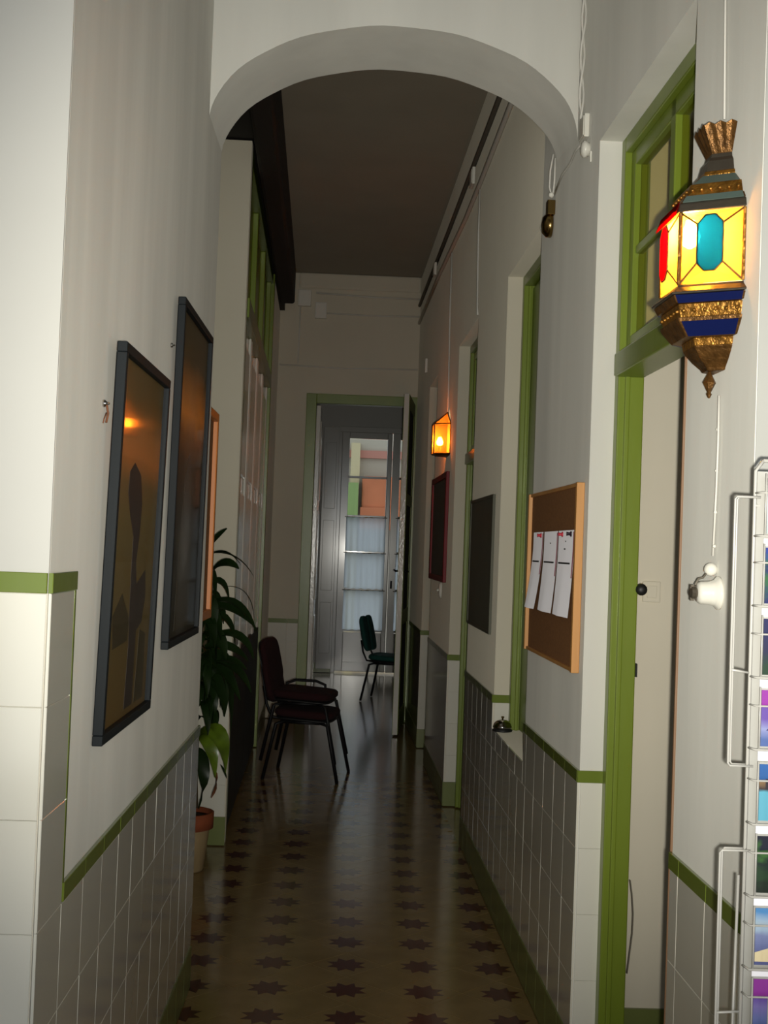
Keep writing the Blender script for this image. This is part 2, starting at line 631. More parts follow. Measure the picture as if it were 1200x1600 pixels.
# green tile edging
tl = sroot('trim_1')
lay_rows(tl, FPier, 0.0, 0.62, [(1.508, 1.545)], -1, GREEN_TILE, 0.008, name='trim_tile')
lay_rows(tl, FLeft, 2.297, 2.505, [(1.508, 1.545)], -1, GREEN_TILE, 0.008, pitch=0.21, name='trim_tile')
bobj('edge_strip', (2.495, -0.006, 0.945), (2.507, 0.001, 1.508), GREEN_TILE, tl, FLeft)
lay_rows(tl, FLeft, 2.50, 4.70, [(0.908, 0.945)], -1, GREEN_TILE, 0.008, name='trim_tile')
bl = sroot('baseboard_left')
lay_rows(bl, FLeft, 2.30, 4.70, [(0.0, 0.148)], -1, GREEN_BASE, 0.009, name='base_tile')
lay_rows(bl, FPier, 0.0, 0.62, [(0.0, 0.148)], -1, GREEN_BASE, 0.009, name='base_tile')

# ------------------------------------------------------------------ arch between the two passages
bm = new()
ca, aa, ba, zc = 0.083, 0.625, 0.362, 3.02
NA = 40
prof = []
for k in range(NA + 1):
    a = PI - PI * k / NA
    prof.append((ca + aa * math.cos(a), zc + ba * math.sin(a) + 0.0015 * math.sin(k * 1.1)))
for y in (4.30, 4.70):
    lo = [bm.verts.new((x, y, z)) for x, z in prof]
    hi = [bm.verts.new((x, y, 4.2)) for x, z in prof]
    for k in range(NA):
        bm.faces.new((lo[k], hi[k], hi[k + 1], lo[k + 1]))
la, lb = ([bm.verts.new((x, y, z)) for x, z in prof] for y in (4.30, 4.70))
for k in range(NA):
    bm.faces.new((la[k], lb[k], lb[k + 1], la[k + 1])).smooth = True
ha, hb_ = ([bm.verts.new((x, y, 4.2)) for x in (prof[0][0], prof[-1][0])] for y in (4.30, 4.70))
bm.faces.new((ha[0], hb_[0], hb_[1], ha[1]))
aw = struct(obj('wall_arch', bm, PLASTER))

# ------------------------------------------------------------------ right wall: pieces between the openings
WT = 0.15
D1 = (2.88, 3.93, 0.0, 2.90)
D2 = (5.00, 5.94, 0.80, 2.90)
D3 = (7.11, 8.15, 0.0, 2.92)
D4 = (9.72, 10.50, 0.0, 2.95)
bm = new()
for s0, s1 in ((2.40, D1[0]), (D1[1], D2[0])):
    box(bm, (s0, 0, 0), (s1, WT, 4.2 if s0 < 3 else 4.17), FW)
box(bm, (D1[1], 0, 4.17), (4.6, WT, 4.2), FW)
box(bm, (D1[0], 0, D1[3]), (D1[1], WT, 4.2), FW)
wr = struct(obj('wall_right', bm, PLASTER))
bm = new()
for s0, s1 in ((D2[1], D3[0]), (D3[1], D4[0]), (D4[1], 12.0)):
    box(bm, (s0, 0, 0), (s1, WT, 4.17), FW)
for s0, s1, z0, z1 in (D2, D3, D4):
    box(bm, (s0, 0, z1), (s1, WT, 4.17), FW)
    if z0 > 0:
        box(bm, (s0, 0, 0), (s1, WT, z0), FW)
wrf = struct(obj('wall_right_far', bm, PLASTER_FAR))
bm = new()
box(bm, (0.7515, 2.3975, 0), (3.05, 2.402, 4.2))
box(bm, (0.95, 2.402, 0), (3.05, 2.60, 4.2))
wfr = struct(obj('wall_front_right', bm, PLASTER_HALL_R_DIM))
rows_r = [(0.15, 0.318), (0.318, 0.518), (0.518, 0.718), (0.718, 0.918)]
lay_rows(wr, FW, 2.403, D1[0] - 0.005, rows_r, -1, phase=2.41)
lay_rows(wr, FW, D1[1], 7.10, [r for r in rows_r[:3]] + [], -1)
lay_rows(wr, FW, D1[1], D2[0], [rows_r[3]], -1)
lay_rows(wr, FW, D2[0], D2[1], [(0.718, 0.80)], -1)
lay_rows(wr, FW, D2[1], 7.10, [rows_r[3]], -1)


def reveal_frame(s_far):
    """the side of an opening that faces the camera: s runs into the wall, t out towards the camera"""
    def F(s, t, z):
        return FW(s_far + t, s, z)
    return F


for dd in (D1, D2, D3, D4):
    F = reveal_frame(dd[1])
    rr = [r for r in rows_r if r[1] > dd[2] + 0.02]
    if dd[2] > 0:
        rr = [(0.805, 0.918)]
    lay_rows(wr, F, 0.002, 0.074, rr, -1, pitch=0.08)
bm = new()
box(bm, (D3[1], -0.0055, 0.15), (D4[0], 0.0, 0.918), FW)
box(bm, (D4[1], -0.0055, 0.15), (11.99, 0.0, 0.918), FW)
obj('tiled_dado', bm, TILE_W, wr)
bm = new()
for a, b in ((2.40, D1[0]), (D1[1], D2[0]), (D2[1], D3[0])):
    box(bm, (a, -0.0015, 0.10), (b, 0.0, 0.918), FW)
box(bm, (D2[0], -0.0015, 0.1), (D2[1], 0.0, 0.798), FW)
obj('grout', bm, GROUT, wr)
tr = sroot('trim_2')
for a, b in ((2.395, D1[0]), (D1[1], D2[0]), (D2[1], D3[0]), (D3[1], D4[0]), (D4[1], 11.99)):
    lay_rows(tr, FW, a, b, [(0.918, 0.955)], -1, GREEN_TILE, 0.008, name='trim_tile')
for dd in (D1, D2, D3, D4):
    lay_rows(tr, reveal_frame(dd[1]), -0.008, 0.075, [(0.918, 0.955)], -1, GREEN_TILE, 0.008, pitch=0.1, name='trim_tile')
bobj('end_tile', (0.745, 2.388, 0.918), (0.80, 2.398, 0.955), GREEN_TILE, tr)
br = sroot('baseboard_right')
for a, b in ((2.40, D1[0]), (D1[1], D3[0]), (D3[1], D4[0]), (D4[1], 11.99)):
    lay_rows(br, FW, a, b, [(0.0, 0.15)], -1, GREEN_BASE, 0.009, name='base_tile')
for dd in (D1, D3, D4):
    lay_rows(br, reveal_frame(dd[1]), -0.008, 0.075, [(0.0, 0.15)], -1, GREEN_BASE, 0.009, pitch=0.1, name='base_tile')


# ------------------------------------------------------------------ doors in the right wall
def door_frame(name, dd, label, transom=None, w_=0.05, t0=0.07, t1=0.15):
    s0, s1, z0, z1 = dd
    root = sroot(name, FW((s0 + s1) / 2, 0.1, z0), label)
    bobj('jamb', (s1 - w_, t0, z0), (s1, t1, z1), GREEN, root, FW, 0.004)
    bobj('jamb', (s0, t0, z0), (s0 + w_, t1, z1), GREEN, root, FW, 0.004)
    bobj('head', (s0 + w_, t0, z1 - w_), (s1 - w_, t1, z1), GREEN, root, FW, 0.004)
    # rebate bead on the far jamb
    bobj('stop_bead', (s1 - w_ - 0.012, t0 + 0.02, z0), (s1 - w_, t0 + 0.035, z1 - w_), GREEN, root, FW, 0.003)
    if transom:
        zb0, zb1 = transom
        bobj('transom_bar', (s0 + w_, t0 - 0.015, zb0), (s1 - w_, t1, zb1), GREEN, root, FW, 0.005)
        a0, a1, b0, b1 = s0 + w_, s1 - w_, zb1, z1 - w_
        sash = bobj('transom_sash', (a1 - 0.05, t0 + 0.02, b0), (a1, t0 + 0.06, b1), GREEN, root, FW, 0.004)
        bobj('stile', (a0, t0 + 0.02, b0), (a0 + 0.05, t0 + 0.06, b1), GREEN, sash, FW, 0.004)
        mid = (a0 + a1) / 2
        bobj('mullion', (mid - 0.025, t0 + 0.02, b0), (mid + 0.025, t0 + 0.06, b1), GREEN, sash, FW, 0.004)
        bobj('rail', (a0 + 0.05, t0 + 0.02, b0), (a1 - 0.05, t0 + 0.06, b0 + 0.05), GREEN, sash, FW, 0.004)
        bobj('rail', (a0 + 0.05, t0 + 0.02, b1 - 0.05), (a1 - 0.05, t0 + 0.06, b1), GREEN, sash, FW, 0.004)
        zm = (b0 + b1) / 2
        for p0, p1 in ((a0 + 0.05, mid - 0.025), (mid + 0.025, a1 - 0.05)):
            bobj('muntin', (p0, t0 + 0.028, zm - 0.012), (p1, t0 + 0.052, zm + 0.012), GREEN, sash, FW, 0.003)
            for q0, q1 in ((b0 + 0.05, zm - 0.012), (zm + 0.012, b1 - 0.05)):
                bobj('pane', (p0, t0 + 0.038, q0), (p1, t0 + 0.041, q1), FROST, sash, FW)
    return root


d1 = door_frame('door_1', D1, 'open green door frame with glazed transom under the big lantern', (2.16, 2.23))
d2 = door_frame('window_2', D2, 'green framed serving hatch in the right wall above the bell')
d3 = door_frame('door_2', D3, 'narrow green door frame between the dark board and the red board', (2.16, 2.23))
d4 = door_frame('door_3', D4, 'farthest door opening on the right, beyond the small amber lamp', (2.16, 2.23))
for root, dd in ((d2, D2), (d3, D3), (d4, D4)):
    lf = bobj('leaf', (dd[0] + 0.055, 0.11, dd[2] + 0.005), (dd[1] - 0.055, 0.148, min(2.14, dd[3] - 0.06) if dd[2] == 0 else 2.84), WHITE_GLOSS if dd[2] == 0 else GREEN, root, FW, 0.004)
# small latch parts on the big door's jamb
bm = new()
lathe(bm, [(0.004, 0), (0.010, 0.004), (0.016, 0.012), (0.018, 0.022), (0.012, 0.031), (0.004, 0.033)], 14,
      Matrix.Translation(FW(3.875, 0.155, 1.515)) @ Matrix.Rotation(PI / 2, 4, 'X'))
obj('latch_knob', bm, BLACK_PLASTIC, d1, smooth=True)
bobj('strike_plate', (3.868, 0.148, 1.25), (3.879, 0.153, 1.29), BLACK_TUBE, d1, FW)
# brown wooden edge on the near corner of the opening
bobj('corner_strip', (D1[0] - 0.004, -0.005, 0.955), (D1[0] + 0.004, 0.006, 2.145), BROWN_STRIP, wr, FW, 0.002)
bobj('corner_strip', (D1[0] - 0.003, -0.007, 0.0), (D1[0] + 0.003, 0.001, 0.955), BROWN_STRIP, wr, FW, 0.002)
# thin loose cable by the jamb
bm = new()
tube(bm, [FW(3.872, 0.152, 0.64), FW(3.868, 0.158, 0.60), FW(3.866, 0.163, 0.54), FW(3.866, 0.162, 0.48), FW(3.870, 0.155, 0.40), FW(3.875, 0.152, 0.36)], 0.0018)
tag(obj('jamb_cable', bm, CABLE_DARK, smooth=True), 'thin grey cable bowing out low beside the big green door jamb', 'cable')

# room behind the big door
bm = new()
box(bm, (0.875, 4.16, 0), (2.6, 4.30, 3.9))
rw = struct(obj('wall_side_room', bm, CREAM_WALL))
bm = new()
box(bm, (2.5, 2.60, 0), (2.6, 4.16, 3.9))
struct(obj('wall_side_room_end', bm, CREAM_WALL))
bm = new()
box(bm, (0.98, 2.6, 3.9), (2.6, 4.3, 3.95))
struct(obj('ceiling_side_room', bm, CEILING))
bobj('baseboard_side_room', (0.88, 4.148, 0), (2.5, 4.16, 0.16), GREEN_BASE)['kind'] = 'structure'
# dark closet volumes behind the other openings
bm = new()
box(bm, (4.95, 0.36, 0), (10.6, 0.42, 4.17), FW)
struct(obj('wall_behind_right', bm, CREAM_WALL))
sp = thing('light_switch', 'square switch plate on the cream wall seen through the big door', 'switch', (0.98, 4.155, 1.50))
bobj('plate', (0.945, 4.150, 1.468), (1.003, 4.159, 1.536), CREAM_WALL, sp, bevel=0.003)
bobj('rocker', (0.958, 4.146, 1.482), (0.990, 4.151, 1.522), CREAM_WALL, sp, bevel=0.002)

# ------------------------------------------------------------------ left side beyond the arch
bm = new()
box(bm, (-1.2, 4.70, 0), (-0.60, 5.16, 4.17))
box(bm, (-1.3, 4.70, 0), (-1.2, 12.2, 4.17))
struct(obj('wall_left_return', bm, PLASTER))
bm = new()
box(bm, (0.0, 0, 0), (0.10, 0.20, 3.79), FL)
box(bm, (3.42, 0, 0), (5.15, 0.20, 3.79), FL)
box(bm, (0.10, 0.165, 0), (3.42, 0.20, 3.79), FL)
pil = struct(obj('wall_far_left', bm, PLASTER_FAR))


def FPil(s, t, z):
    return Vector((-0.63 - s, 6.90 + t, z))


lay_rows(pil, FPil, 0.004, 0.196, rows_r + [(0.918, 1.118)], -1, pitch=0.2)
bm = new()
box(bm, (-0.002, -0.009, 0), (0.20, 0, 0.15), FPil)
box(bm, (3.42, -0.008, 0), (5.1, 0, 0.15), FL)
struct(obj('baseboard_far_left', bm, GREEN_BASE))
d5 = sroot('door_4', (-0.9, 6.1, 0), 'green framed door in the left recess behind the plant')
bobj('jamb', (-0.905, 6.80, 0), (-0.825, 6.895, 3.79), GREEN, d5, bevel=0.004)
bobj('jamb', (-1.0, 5.16, 0), (-0.92, 5.25, 3.79), GREEN, d5, bevel=0.004)
bobj('leaf', (-1.02, 5.25, 0.01), (-0.97, 6.80, 3.0), GREEN, d5)
bobj('head_panel', (-1.02, 5.25, 3.0), (-0.97, 6.80, 3.79), GREEN, d5)
# big green frame with white shutters in the far left wall
d6 = sroot('door_5', FL(1.7, 0.05, 0), 'tall white panelled doors under a green transom in the left wall')
bobj('jamb', (0.10, 0.0, 0.0), (0.17, 0.12, 3.78), GREEN, d6, FL, 0.004)
bobj('jamb', (3.35, -0.012, 0.0), (3.42, 0.12, 3.78), GREEN, d6, FL, 0.004)
bobj('head', (0.17, 0.0, 3.70), (3.35, 0.12, 3.78), GREEN, d6, FL, 0.004)
bobj('transom_bar', (0.17, -0.012, 2.86), (3.35, 0.12, 2.97), GREEN, d6, FL, 0.004)
for k in range(3):
    sa = 0.17 + k * 1.06
    pn = bobj('transom_panel', (sa, 0.05, 2.97), (sa + 1.06, 0.09, 3.70), GREEN, d6, FL)
    bobj('transom_stile', (sa, 0.015, 2.97), (sa + 0.06, 0.05, 3.70), GREEN, pn, FL, 0.004)
    bobj('transom_stile', (sa + 1.0, 0.015, 2.97), (sa + 1.06, 0.05, 3.70), GREEN, pn, FL, 0.004)
for k in range(4):
    sa = 0.17 + k * 0.795
    lf = bobj('leaf', (sa + 0.003, 0.03, 0.02), (sa + 0.792, 0.07, 2.86), WHITE_GLOSS, d6, FL, 0.004)
    bobj('lower_panel', (sa + 0.004, 0.010, 0.02), (sa + 0.791, 0.03, 0.95), DARK_DOOR, lf, FL, 0.004)
    for z0, z1 in ((1.0, 1.9), (2.0, 2.75)):
        bobj('panel', (sa + 0.12, 0.016, z0), (sa + 0.67, 0.03, z1), WHITE_GLOSS, lf, FL, 0.010)
    for q in (0.04, 0.745):
        bobj('moulding', (sa + q - 0.02, 0.012, 0.95), (sa + q + 0.02, 0.03, 2.86), WHITE_GLOSS, lf, FL, 0.008)
# dark timber boxing along the ceiling
beam = sroot('beam', (-0.5, 8, 3.7), 'dark wooden beam running along the left of the corridor ceiling')


def FB(s, t, z):   # along the beam, t to the left
    return Vector((-0.447 - 0.0272 * (s - 6.4) - t, s, z))


bobj('beam_body', (4.72, 0, 3.60), (10.55, 0.125, 3.9), DARK_WOOD, beam, FB, 0.02)
bobj('lid_board', (4.72, 0.125, 3.80), (11.95, 0.62, 4.165), DARK_WOOD, beam, FB)

# ------------------------------------------------------------------ end wall, far door, far room
EY = 12.0
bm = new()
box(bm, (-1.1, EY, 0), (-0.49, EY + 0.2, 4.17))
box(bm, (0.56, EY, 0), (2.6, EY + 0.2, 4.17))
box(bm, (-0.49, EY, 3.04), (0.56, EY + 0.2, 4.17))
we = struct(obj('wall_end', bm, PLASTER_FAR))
lay_rows(we, lambda s, t, z: Vector((s, EY + t, z)), -0.795, -0.492, rows_r, -1)
cn = struct(bobj('cornice_end', (-0.60, EY - 0.05, 4.02), (0.545, EY, 4.168), PLASTER_FAR, None, bevel=0.03))
te = sroot('trim_3')
lay_rows(te, lambda s, t, z: Vector((s, EY + t, z)), -0.795, -0.492, [(0.885, 0.925)], -1, GREEN_TILE, 0.008, name='trim_tile')
df = sroot('door_6', (0.03, EY, 0), 'green framed doorway at the end of the corridor with open leaves')
bobj('jamb', (-0.49, EY - 0.015, 0), (-0.395, EY + 0.10, 3.04), GREEN, df, bevel=0.004)
bobj('jamb', (0.475, EY - 0.015, 0), (0.56, EY + 0.10, 3.04), GREEN, df, bevel=0.004)
bobj('head', (-0.395, EY - 0.015, 2.95), (0.475, EY + 0.10, 3.04), GREEN, df, bevel=0.004)
# right leaf swung into the corridor
hx, hy = 0.505, EY - 0.05
ex, ey = 0.415, 11.10
dv = Vector((ex - hx, ey - hy, 0))
ln = dv.length
dv.normalize()
nv = Vector((dv.y, -dv.x, 0))


def FD(s, t, z):
    return Vector((hx, hy, 0)) + dv * s + nv * t + Vector((0, 0, z))


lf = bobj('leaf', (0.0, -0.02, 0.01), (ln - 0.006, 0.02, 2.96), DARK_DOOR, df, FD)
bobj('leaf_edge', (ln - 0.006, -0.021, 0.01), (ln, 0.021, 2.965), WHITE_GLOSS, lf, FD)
for tt in (-0.026, 0.02):
    for s0, s1 in ((0.0, 0.11), (ln - 0.12, ln - 0.006)):
        bobj('stile', (s0, tt, 0.01), (s1, tt + 0.006, 2.96), GREEN, lf, FD, 0.002)
    for z0, z1 in ((0.01, 0.20), (0.95, 1.08), (2.0, 2.1), (2.84, 2.96)):
        bobj('rail', (0.11, tt, z0), (ln - 0.12, tt + 0.006, z1), GREEN, lf, FD, 0.002)
bm = new()
for tt in (-0.05, 0.05):
    p = FD(ln - 0.06, tt, 1.42)
    tube(bm, [FD(ln - 0.06, tt * 0.4, 1.42), FD(ln - 0.06, tt, 1.42), FD(ln - 0.14, tt * 1.1, 1.42)], 0.009, 8)
obj('handle', bm, BLACK_TUBE, lf, smooth=True)
# left leaf folded back into the far room
lf2 = bobj('leaf', (-0.395, EY + 0.10, 0.01), (-0.355, EY + 0.62, 2.94), WHITE_GLOSS, df, bevel=0.004)
for z0, z1 in ((0.2, 0.95), (1.1, 1.95), (2.05, 2.8)):
    bobj('panel', (-0.355, EY + 0.2, z0), (-0.345, EY + 0.52, z1), WHITE_GLOSS, lf2, bevel=0.004)

WY = 16.5
bm = new()
box(bm, (-1.3, EY + 0.2, 0), (-1.2, WY, 3.6))
struct(obj('wall_far_room_left', bm, ROOM_WALL))
bm = new()
box(bm, (2.6, EY + 0.2, 0), (2.7, WY, 3.6))
struct(obj('wall_far_room_right', bm, ROOM_WALL))
bm = new()
box(bm, (-1.3, WY, 0), (-0.24, WY + 0.25, 3.6))
box(bm, (1.16, WY, 0), (2.7, WY + 0.25, 3.6))
box(bm, (-0.24, WY, 3.17), (1.16, WY + 0.25, 3.6))
struct(obj('wall_far_room_end', bm, ROOM_WALL))
bm = new()
box(bm, (-1.2, WY - 0.012, 0), (-0.24, WY, 0.12))
struct(obj('baseboard_far_room', bm, GREEN_BASE))
# shutter leaf standing open left of the window
sh = bobj('window_shutter', (-0.43, WY - 0.06, 0.05), (-0.23, WY - 0.02, 3.15), WIN_PAINT, None, bevel=0.004)
struct(sh)
for z0, z1 in ((0.25, 0.9), (1.05, 1.95), (2.1, 2.95)):
    bobj('panel', (-0.40, WY - 0.068, z0), (-0.26, WY - 0.06, z1), WIN_PAINT, sh, bevel=0.004)
# the french window: two glazed leaves
win = sroot('window_1', (0.45, WY + 0.05, 0), 'tall french window with white half curtains at the far end')
bobj('frame_head', (-0.24, WY + 0.02, 3.10), (1.16, WY + 0.10, 3.17), WIN_PAINT, win, bevel=0.004)
bobj('frame_side', (-0.24, WY + 0.02, 0), (-0.19, WY + 0.10, 3.10), WIN_PAINT, win, bevel=0.004)
bobj('frame_side', (1.11, WY + 0.02, 0), (1.16, WY + 0.10, 3.10), WIN_PAINT, win, bevel=0.004)
zs = [0.545, 1.075, 1.555, 2.015, 2.52, 3.02]
for x0, x1 in ((-0.19, 0.455), (0.465, 1.11)):
    wl_ = bobj('leaf', (x0, WY + 0.03, 0.02), (x0 + 0.095, WY + 0.08, 3.10), WIN_PAINT, win, bevel=0.004)
    bobj('stile', (x1 - 0.062, WY + 0.03, 0.02), (x1, WY + 0.08, 3.10), WIN_PAINT, wl_, bevel=0.010)
    a, b = x0 + 0.095, x1 - 0.062
    bobj('rail', (a, WY + 0.03, 3.02), (b, WY + 0.08, 3.10), WIN_PAINT, wl_, bevel=0.004)
    bobj('bottom_panel', (a, WY + 0.045, 0.02), (b, WY + 0.07, 0.52), WIN_PAINT, wl_, bevel=0.004)
    bobj('bottom_rail', (a, WY + 0.03, 0.02), (b, WY + 0.08, 0.14), WIN_PAINT, wl_, bevel=0.004)
    for z in zs[:-1]:
        bobj('muntin', (a, WY + 0.035, z - 0.014), (b, WY + 0.075, z + 0.014), WIN_PAINT, wl_, bevel=0.004)
    for z0, z1 in zip(zs, zs[1:]):
        bobj('pane', (a, WY + 0.043, z0 + 0.01), (b, WY + 0.046, z1 - 0.01), PANE, wl_, lambda x, y, z: Vector((x, y + (x - a) * 0.05, z)))
    # curtain tiers, each gathered on its own rod
    for ti, (z0, z1, nm) in enumerate(((1.565, 2.005, 'upper'), (1.085, 1.545, 'middle'), (0.555, 1.065, 'lower'))):
        bm = new()
        NX, NZ = 36, 4
        g = [[bm.verts.new((a - 0.012 + (b - a + 0.024) * i / NX,
                            WY + 0.014 + 0.007 * math.sin(i * 1.15 + ti) * (0.5 + 0.5 * k / NZ) + 0.003 * math.sin(i * 0.37 + k),
                            z1 - (z1 - z0) * k / NZ + (0.006 * math.sin(i * 0.9) if k == NZ else 0))) for k in range(NZ + 1)] for i in range(NX + 1)]
        for i in range(NX):
            for k in range(NZ):
                bm.faces.new((g[i][k], g[i + 1][k], g[i + 1][k + 1], g[i][k + 1]))
        side = 'left' if x0 < 0 else 'right'
        cu = thing('cafe_curtain', 'thin white half curtain, %s tier of the %s window leaf' % (nm, side), 'curtain', ((a + b) / 2, WY + 0.02, z0), 'tiered curtains on the far window')
        obj('cloth', bm, CURTAIN, cu, smooth=True)
        bm = new()
        tube(bm, [(a - 0.03, WY + 0.02, z1), (b + 0.03, WY + 0.02, z1)], 0.005, 8)
        obj('rod', bm, BRASS, cu, smooth=True)
bm = new()
tube(bm, [(0.50, WY + 0.03, 1.17), (0.50, WY - 0.02, 1.17), (0.50, WY - 0.025, 1.13)], 0.010, 8)
tube(bm, [(0.50, WY - 0.02, 1.20), (0.50, WY - 0.02, 1.10)], 0.012, 8)
obj('handle', bm, BLACK_TUBE, win, smooth=True)
# street and house opposite
bm = new()
box(bm, (-12, 17.0, -3.4), (14, 40, -3.3))
st = struct(obj('ground_street', bm, STREET))
hs = thing('house_opposite', 'pale house with pink bands across the street, through the far window', 'building', (1, 27, -3.3))
bobj('facade_wall', (-7, 27, -3.3), (9, 31, 11), FACADE, hs)
bobj('string_course', (-7.05, 26.9, 3.50), (9.05, 27.0, 3.66), FACADE_PINK, hs)
bobj('string_course', (-7.05, 26.92, 5.5), (9.05, 27.0, 5.7), FACADE_PINK, hs)
bobj('pilaster', (-0.12, 26.75, -3.3), (0.07, 27.0, 3.8), mat('cream_pilaster', (0.55, 0.46, 0.27), 0.9), hs)
aw_ = bobj('awning', (0.13, 26.5, 2.30), (3.0, 26.95, 3.10), FACADE_ORANGE, hs, bevel=0.05)
bobj('valance', (0.11, 26.42, 2.0), (3.05, 26.48, 2.45), FACADE_ORANGE, aw_)
bobj('awning', (-4.5, 26.5, 2.30), (-1.6, 26.95, 3.10), FACADE_ORANGE, hs, bevel=0.05)
bobj('planter', (-0.16, 26.4, 2.2), (0.06, 26.7, 2.95), mat('green_planter', (0.25, 0.34, 0.12), 0.9), hs)

# ------------------------------------------------------------------ pictures on the left wall
def art_mat(name, seed, fig):
    m = bpy.data.materials.new(name)
    m.use_nodes = True
    nt = m.node_tree
    b = nt.nodes['Principled BSDF']
    N, L = nt.nodes.new, nt.links.new
    tc = N('ShaderNodeTexCoord')
    sx = N('ShaderNodeSeparateXYZ')
    L(tc.outputs['Generated'], sx.inputs[0])
    no = N('ShaderNodeTexNoise')
    no.inputs['Scale'].default_value = 3.5
    no.inputs['Detail'].default_value = 4
    no.noise_dimensions = '4D'
    no.inputs['W'].default_value = seed
    L(tc.outputs['Generated'], no.inputs['Vector'])
    ad = N('ShaderNodeMath')
    ad.operation = 'MULTIPLY_ADD'
    L(no.outputs['Fac'], ad.inputs[0])
    ad.inputs[1].default_value = 0.10
    L(sx.outputs[2], ad.inputs[2])
    cr = N('ShaderNodeValToRGB')
    cr.color_ramp.elements[0].position = 0.05
    cr.color_ramp.elements[1].position = 0.98
    cr.color_ramp.elements[0].color = fig[0]
    cr.color_ramp.elements[1].color = fig[-1][1]
    for pos, c in fig[1:-1]:
        e = cr.color_ramp.elements.new(pos)
        e.color = c
    L(ad.outputs[0], cr.inputs[0])
    L(cr.outputs[0], b.inputs['Base Color'])
    b.inputs['Roughness'].default_value = 0.5
    return m


ART1 = art_mat('lamp_reflection_print_a', 1.0, [(0.17, 0.10, 0.024, 1), (0.3, (0.16, 0.105, 0.028, 1)), (0.62, (0.20, 0.14, 0.045, 1)), (0.72, (0.24, 0.14, 0.045, 1)),
                                       (0.80, (0.62, 0.22, 0.05, 1)), (0.87, (0.52, 0.21, 0.055, 1)), (0.94, (0.17, 0.11, 0.03, 1)), (1, (0.14, 0.10, 0.03, 1))])  # orange band: a lamp reflection put into the print colour
ART2 = art_mat('lamp_reflection_print_b', 4.0, [(0.035, 0.028, 0.014, 1), (0.35, (0.035, 0.028, 0.014, 1)), (0.6, (0.06, 0.04, 0.015, 1)), (0.68, (0.30, 0.12, 0.025, 1)),
                                       (0.76, (1.0, 0.36, 0.06, 1)), (0.83, (0.62, 0.24, 0.045, 1)), (0.92, (0.10, 0.065, 0.02, 1)), (1, (0.09, 0.06, 0.02, 1))])  # brighter orange stops paint the lamp reflection into this print too
ART_DARK = mat('dark_print_shape', (0.055, 0.038, 0.03), 0.5)
ART_MID = mat('olive_print_shape', (0.06, 0.042, 0.014), 0.5)
PICGLASS = glassmat('picture_glass', (0.97, 0.97, 0.97), 0.0, 0.06, 0.05)


def picture(y0, y1, z0, z1, label, art, shapes, lean):
    root = thing('framed_picture', label, 'picture', (XL + 0.01, (y0 + y1) / 2, z0), 'framed pictures on the left wall')

    def F(y, t, z):
        return Vector((XL + 0.003 + t + lean * (z - z0) / (z1 - z0), y, z))
    fwid = 0.022
    bobj('frame_rail', (y0, 0, z1 - fwid), (y1, 0.022, z1), BLACK_FRAME, root, F, 0.002)
    bobj('frame_rail', (y0, 0, z0), (y1, 0.022, z0 + fwid), BLACK_FRAME, root, F, 0.002)
    bobj('frame_stile', (y0, 0, z0 + fwid), (y0 + fwid, 0.022, z1 - fwid), BLACK_FRAME, root, F, 0.002)
    bobj('frame_stile', (y1 - fwid, 0, z0 + fwid), (y1, 0.022, z1 - fwid), BLACK_FRAME, root, F, 0.002)
    pr = bobj('print', (y0 + fwid, 0.004, z0 + fwid), (y1 - fwid, 0.008, z1 - fwid), art, root, F)
    for poly, mm in shapes:
        bm = new()
        prism(bm, [F(y0 + fwid + (y1 - y0 - 2 * fwid) * a, 0.0083, z0 + fwid + (z1 - z0 - 2 * fwid) * b) for a, b in poly], Vector((0.0004, 0, 0)))
        obj('printed_shape', bm, mm, pr)
    bobj('glass', (y0 + fwid, 0.012, z0 + fwid), (y1 - fwid, 0.014, z1 - fwid), PICGLASS, root, F)
    return root


fig1 = [([(0.30, 0.70), (0.40, 0.73), (0.55, 0.70), (0.62, 0.62), (0.60, 0.52), (0.56, 0.45), (0.60, 0.38), (0.80, 0.42), (0.84, 0.34), (0.78, 0.26), (0.66, 0.24),
          (0.66, 0.02), (0.48, 0.02), (0.50, 0.20), (0.48, 0.28), (0.46, 0.42), (0.46, 0.52), (0.36, 0.58), (0.29, 0.64)], ART_DARK),
        ([(0.12, 0.30), (0.30, 0.36), (0.48, 0.28), (0.46, 0.22), (0.16, 0.21)], ART_MID),
        ([(0.70, 0.02), (0.74, 0.24), (0.90, 0.22), (0.92, 0.02)], ART_MID)]
fig2 = [([(0.25, 0.02), (0.30, 0.30), (0.42, 0.55), (0.50, 0.58), (0.60, 0.50), (0.70, 0.28), (0.75, 0.02)], ART_MID)]
picture(2.735, 3.385, 1.170, 2.032, 'near framed print, dark standing shape under a painted-in orange lamp reflection, black frame', ART1, fig1, 0.018)
picture(3.665, 4.385, 1.300, 2.310, 'farther framed print, nearly black with a painted-in orange lamp reflection, beside the arch', ART2, fig2, 0.010)
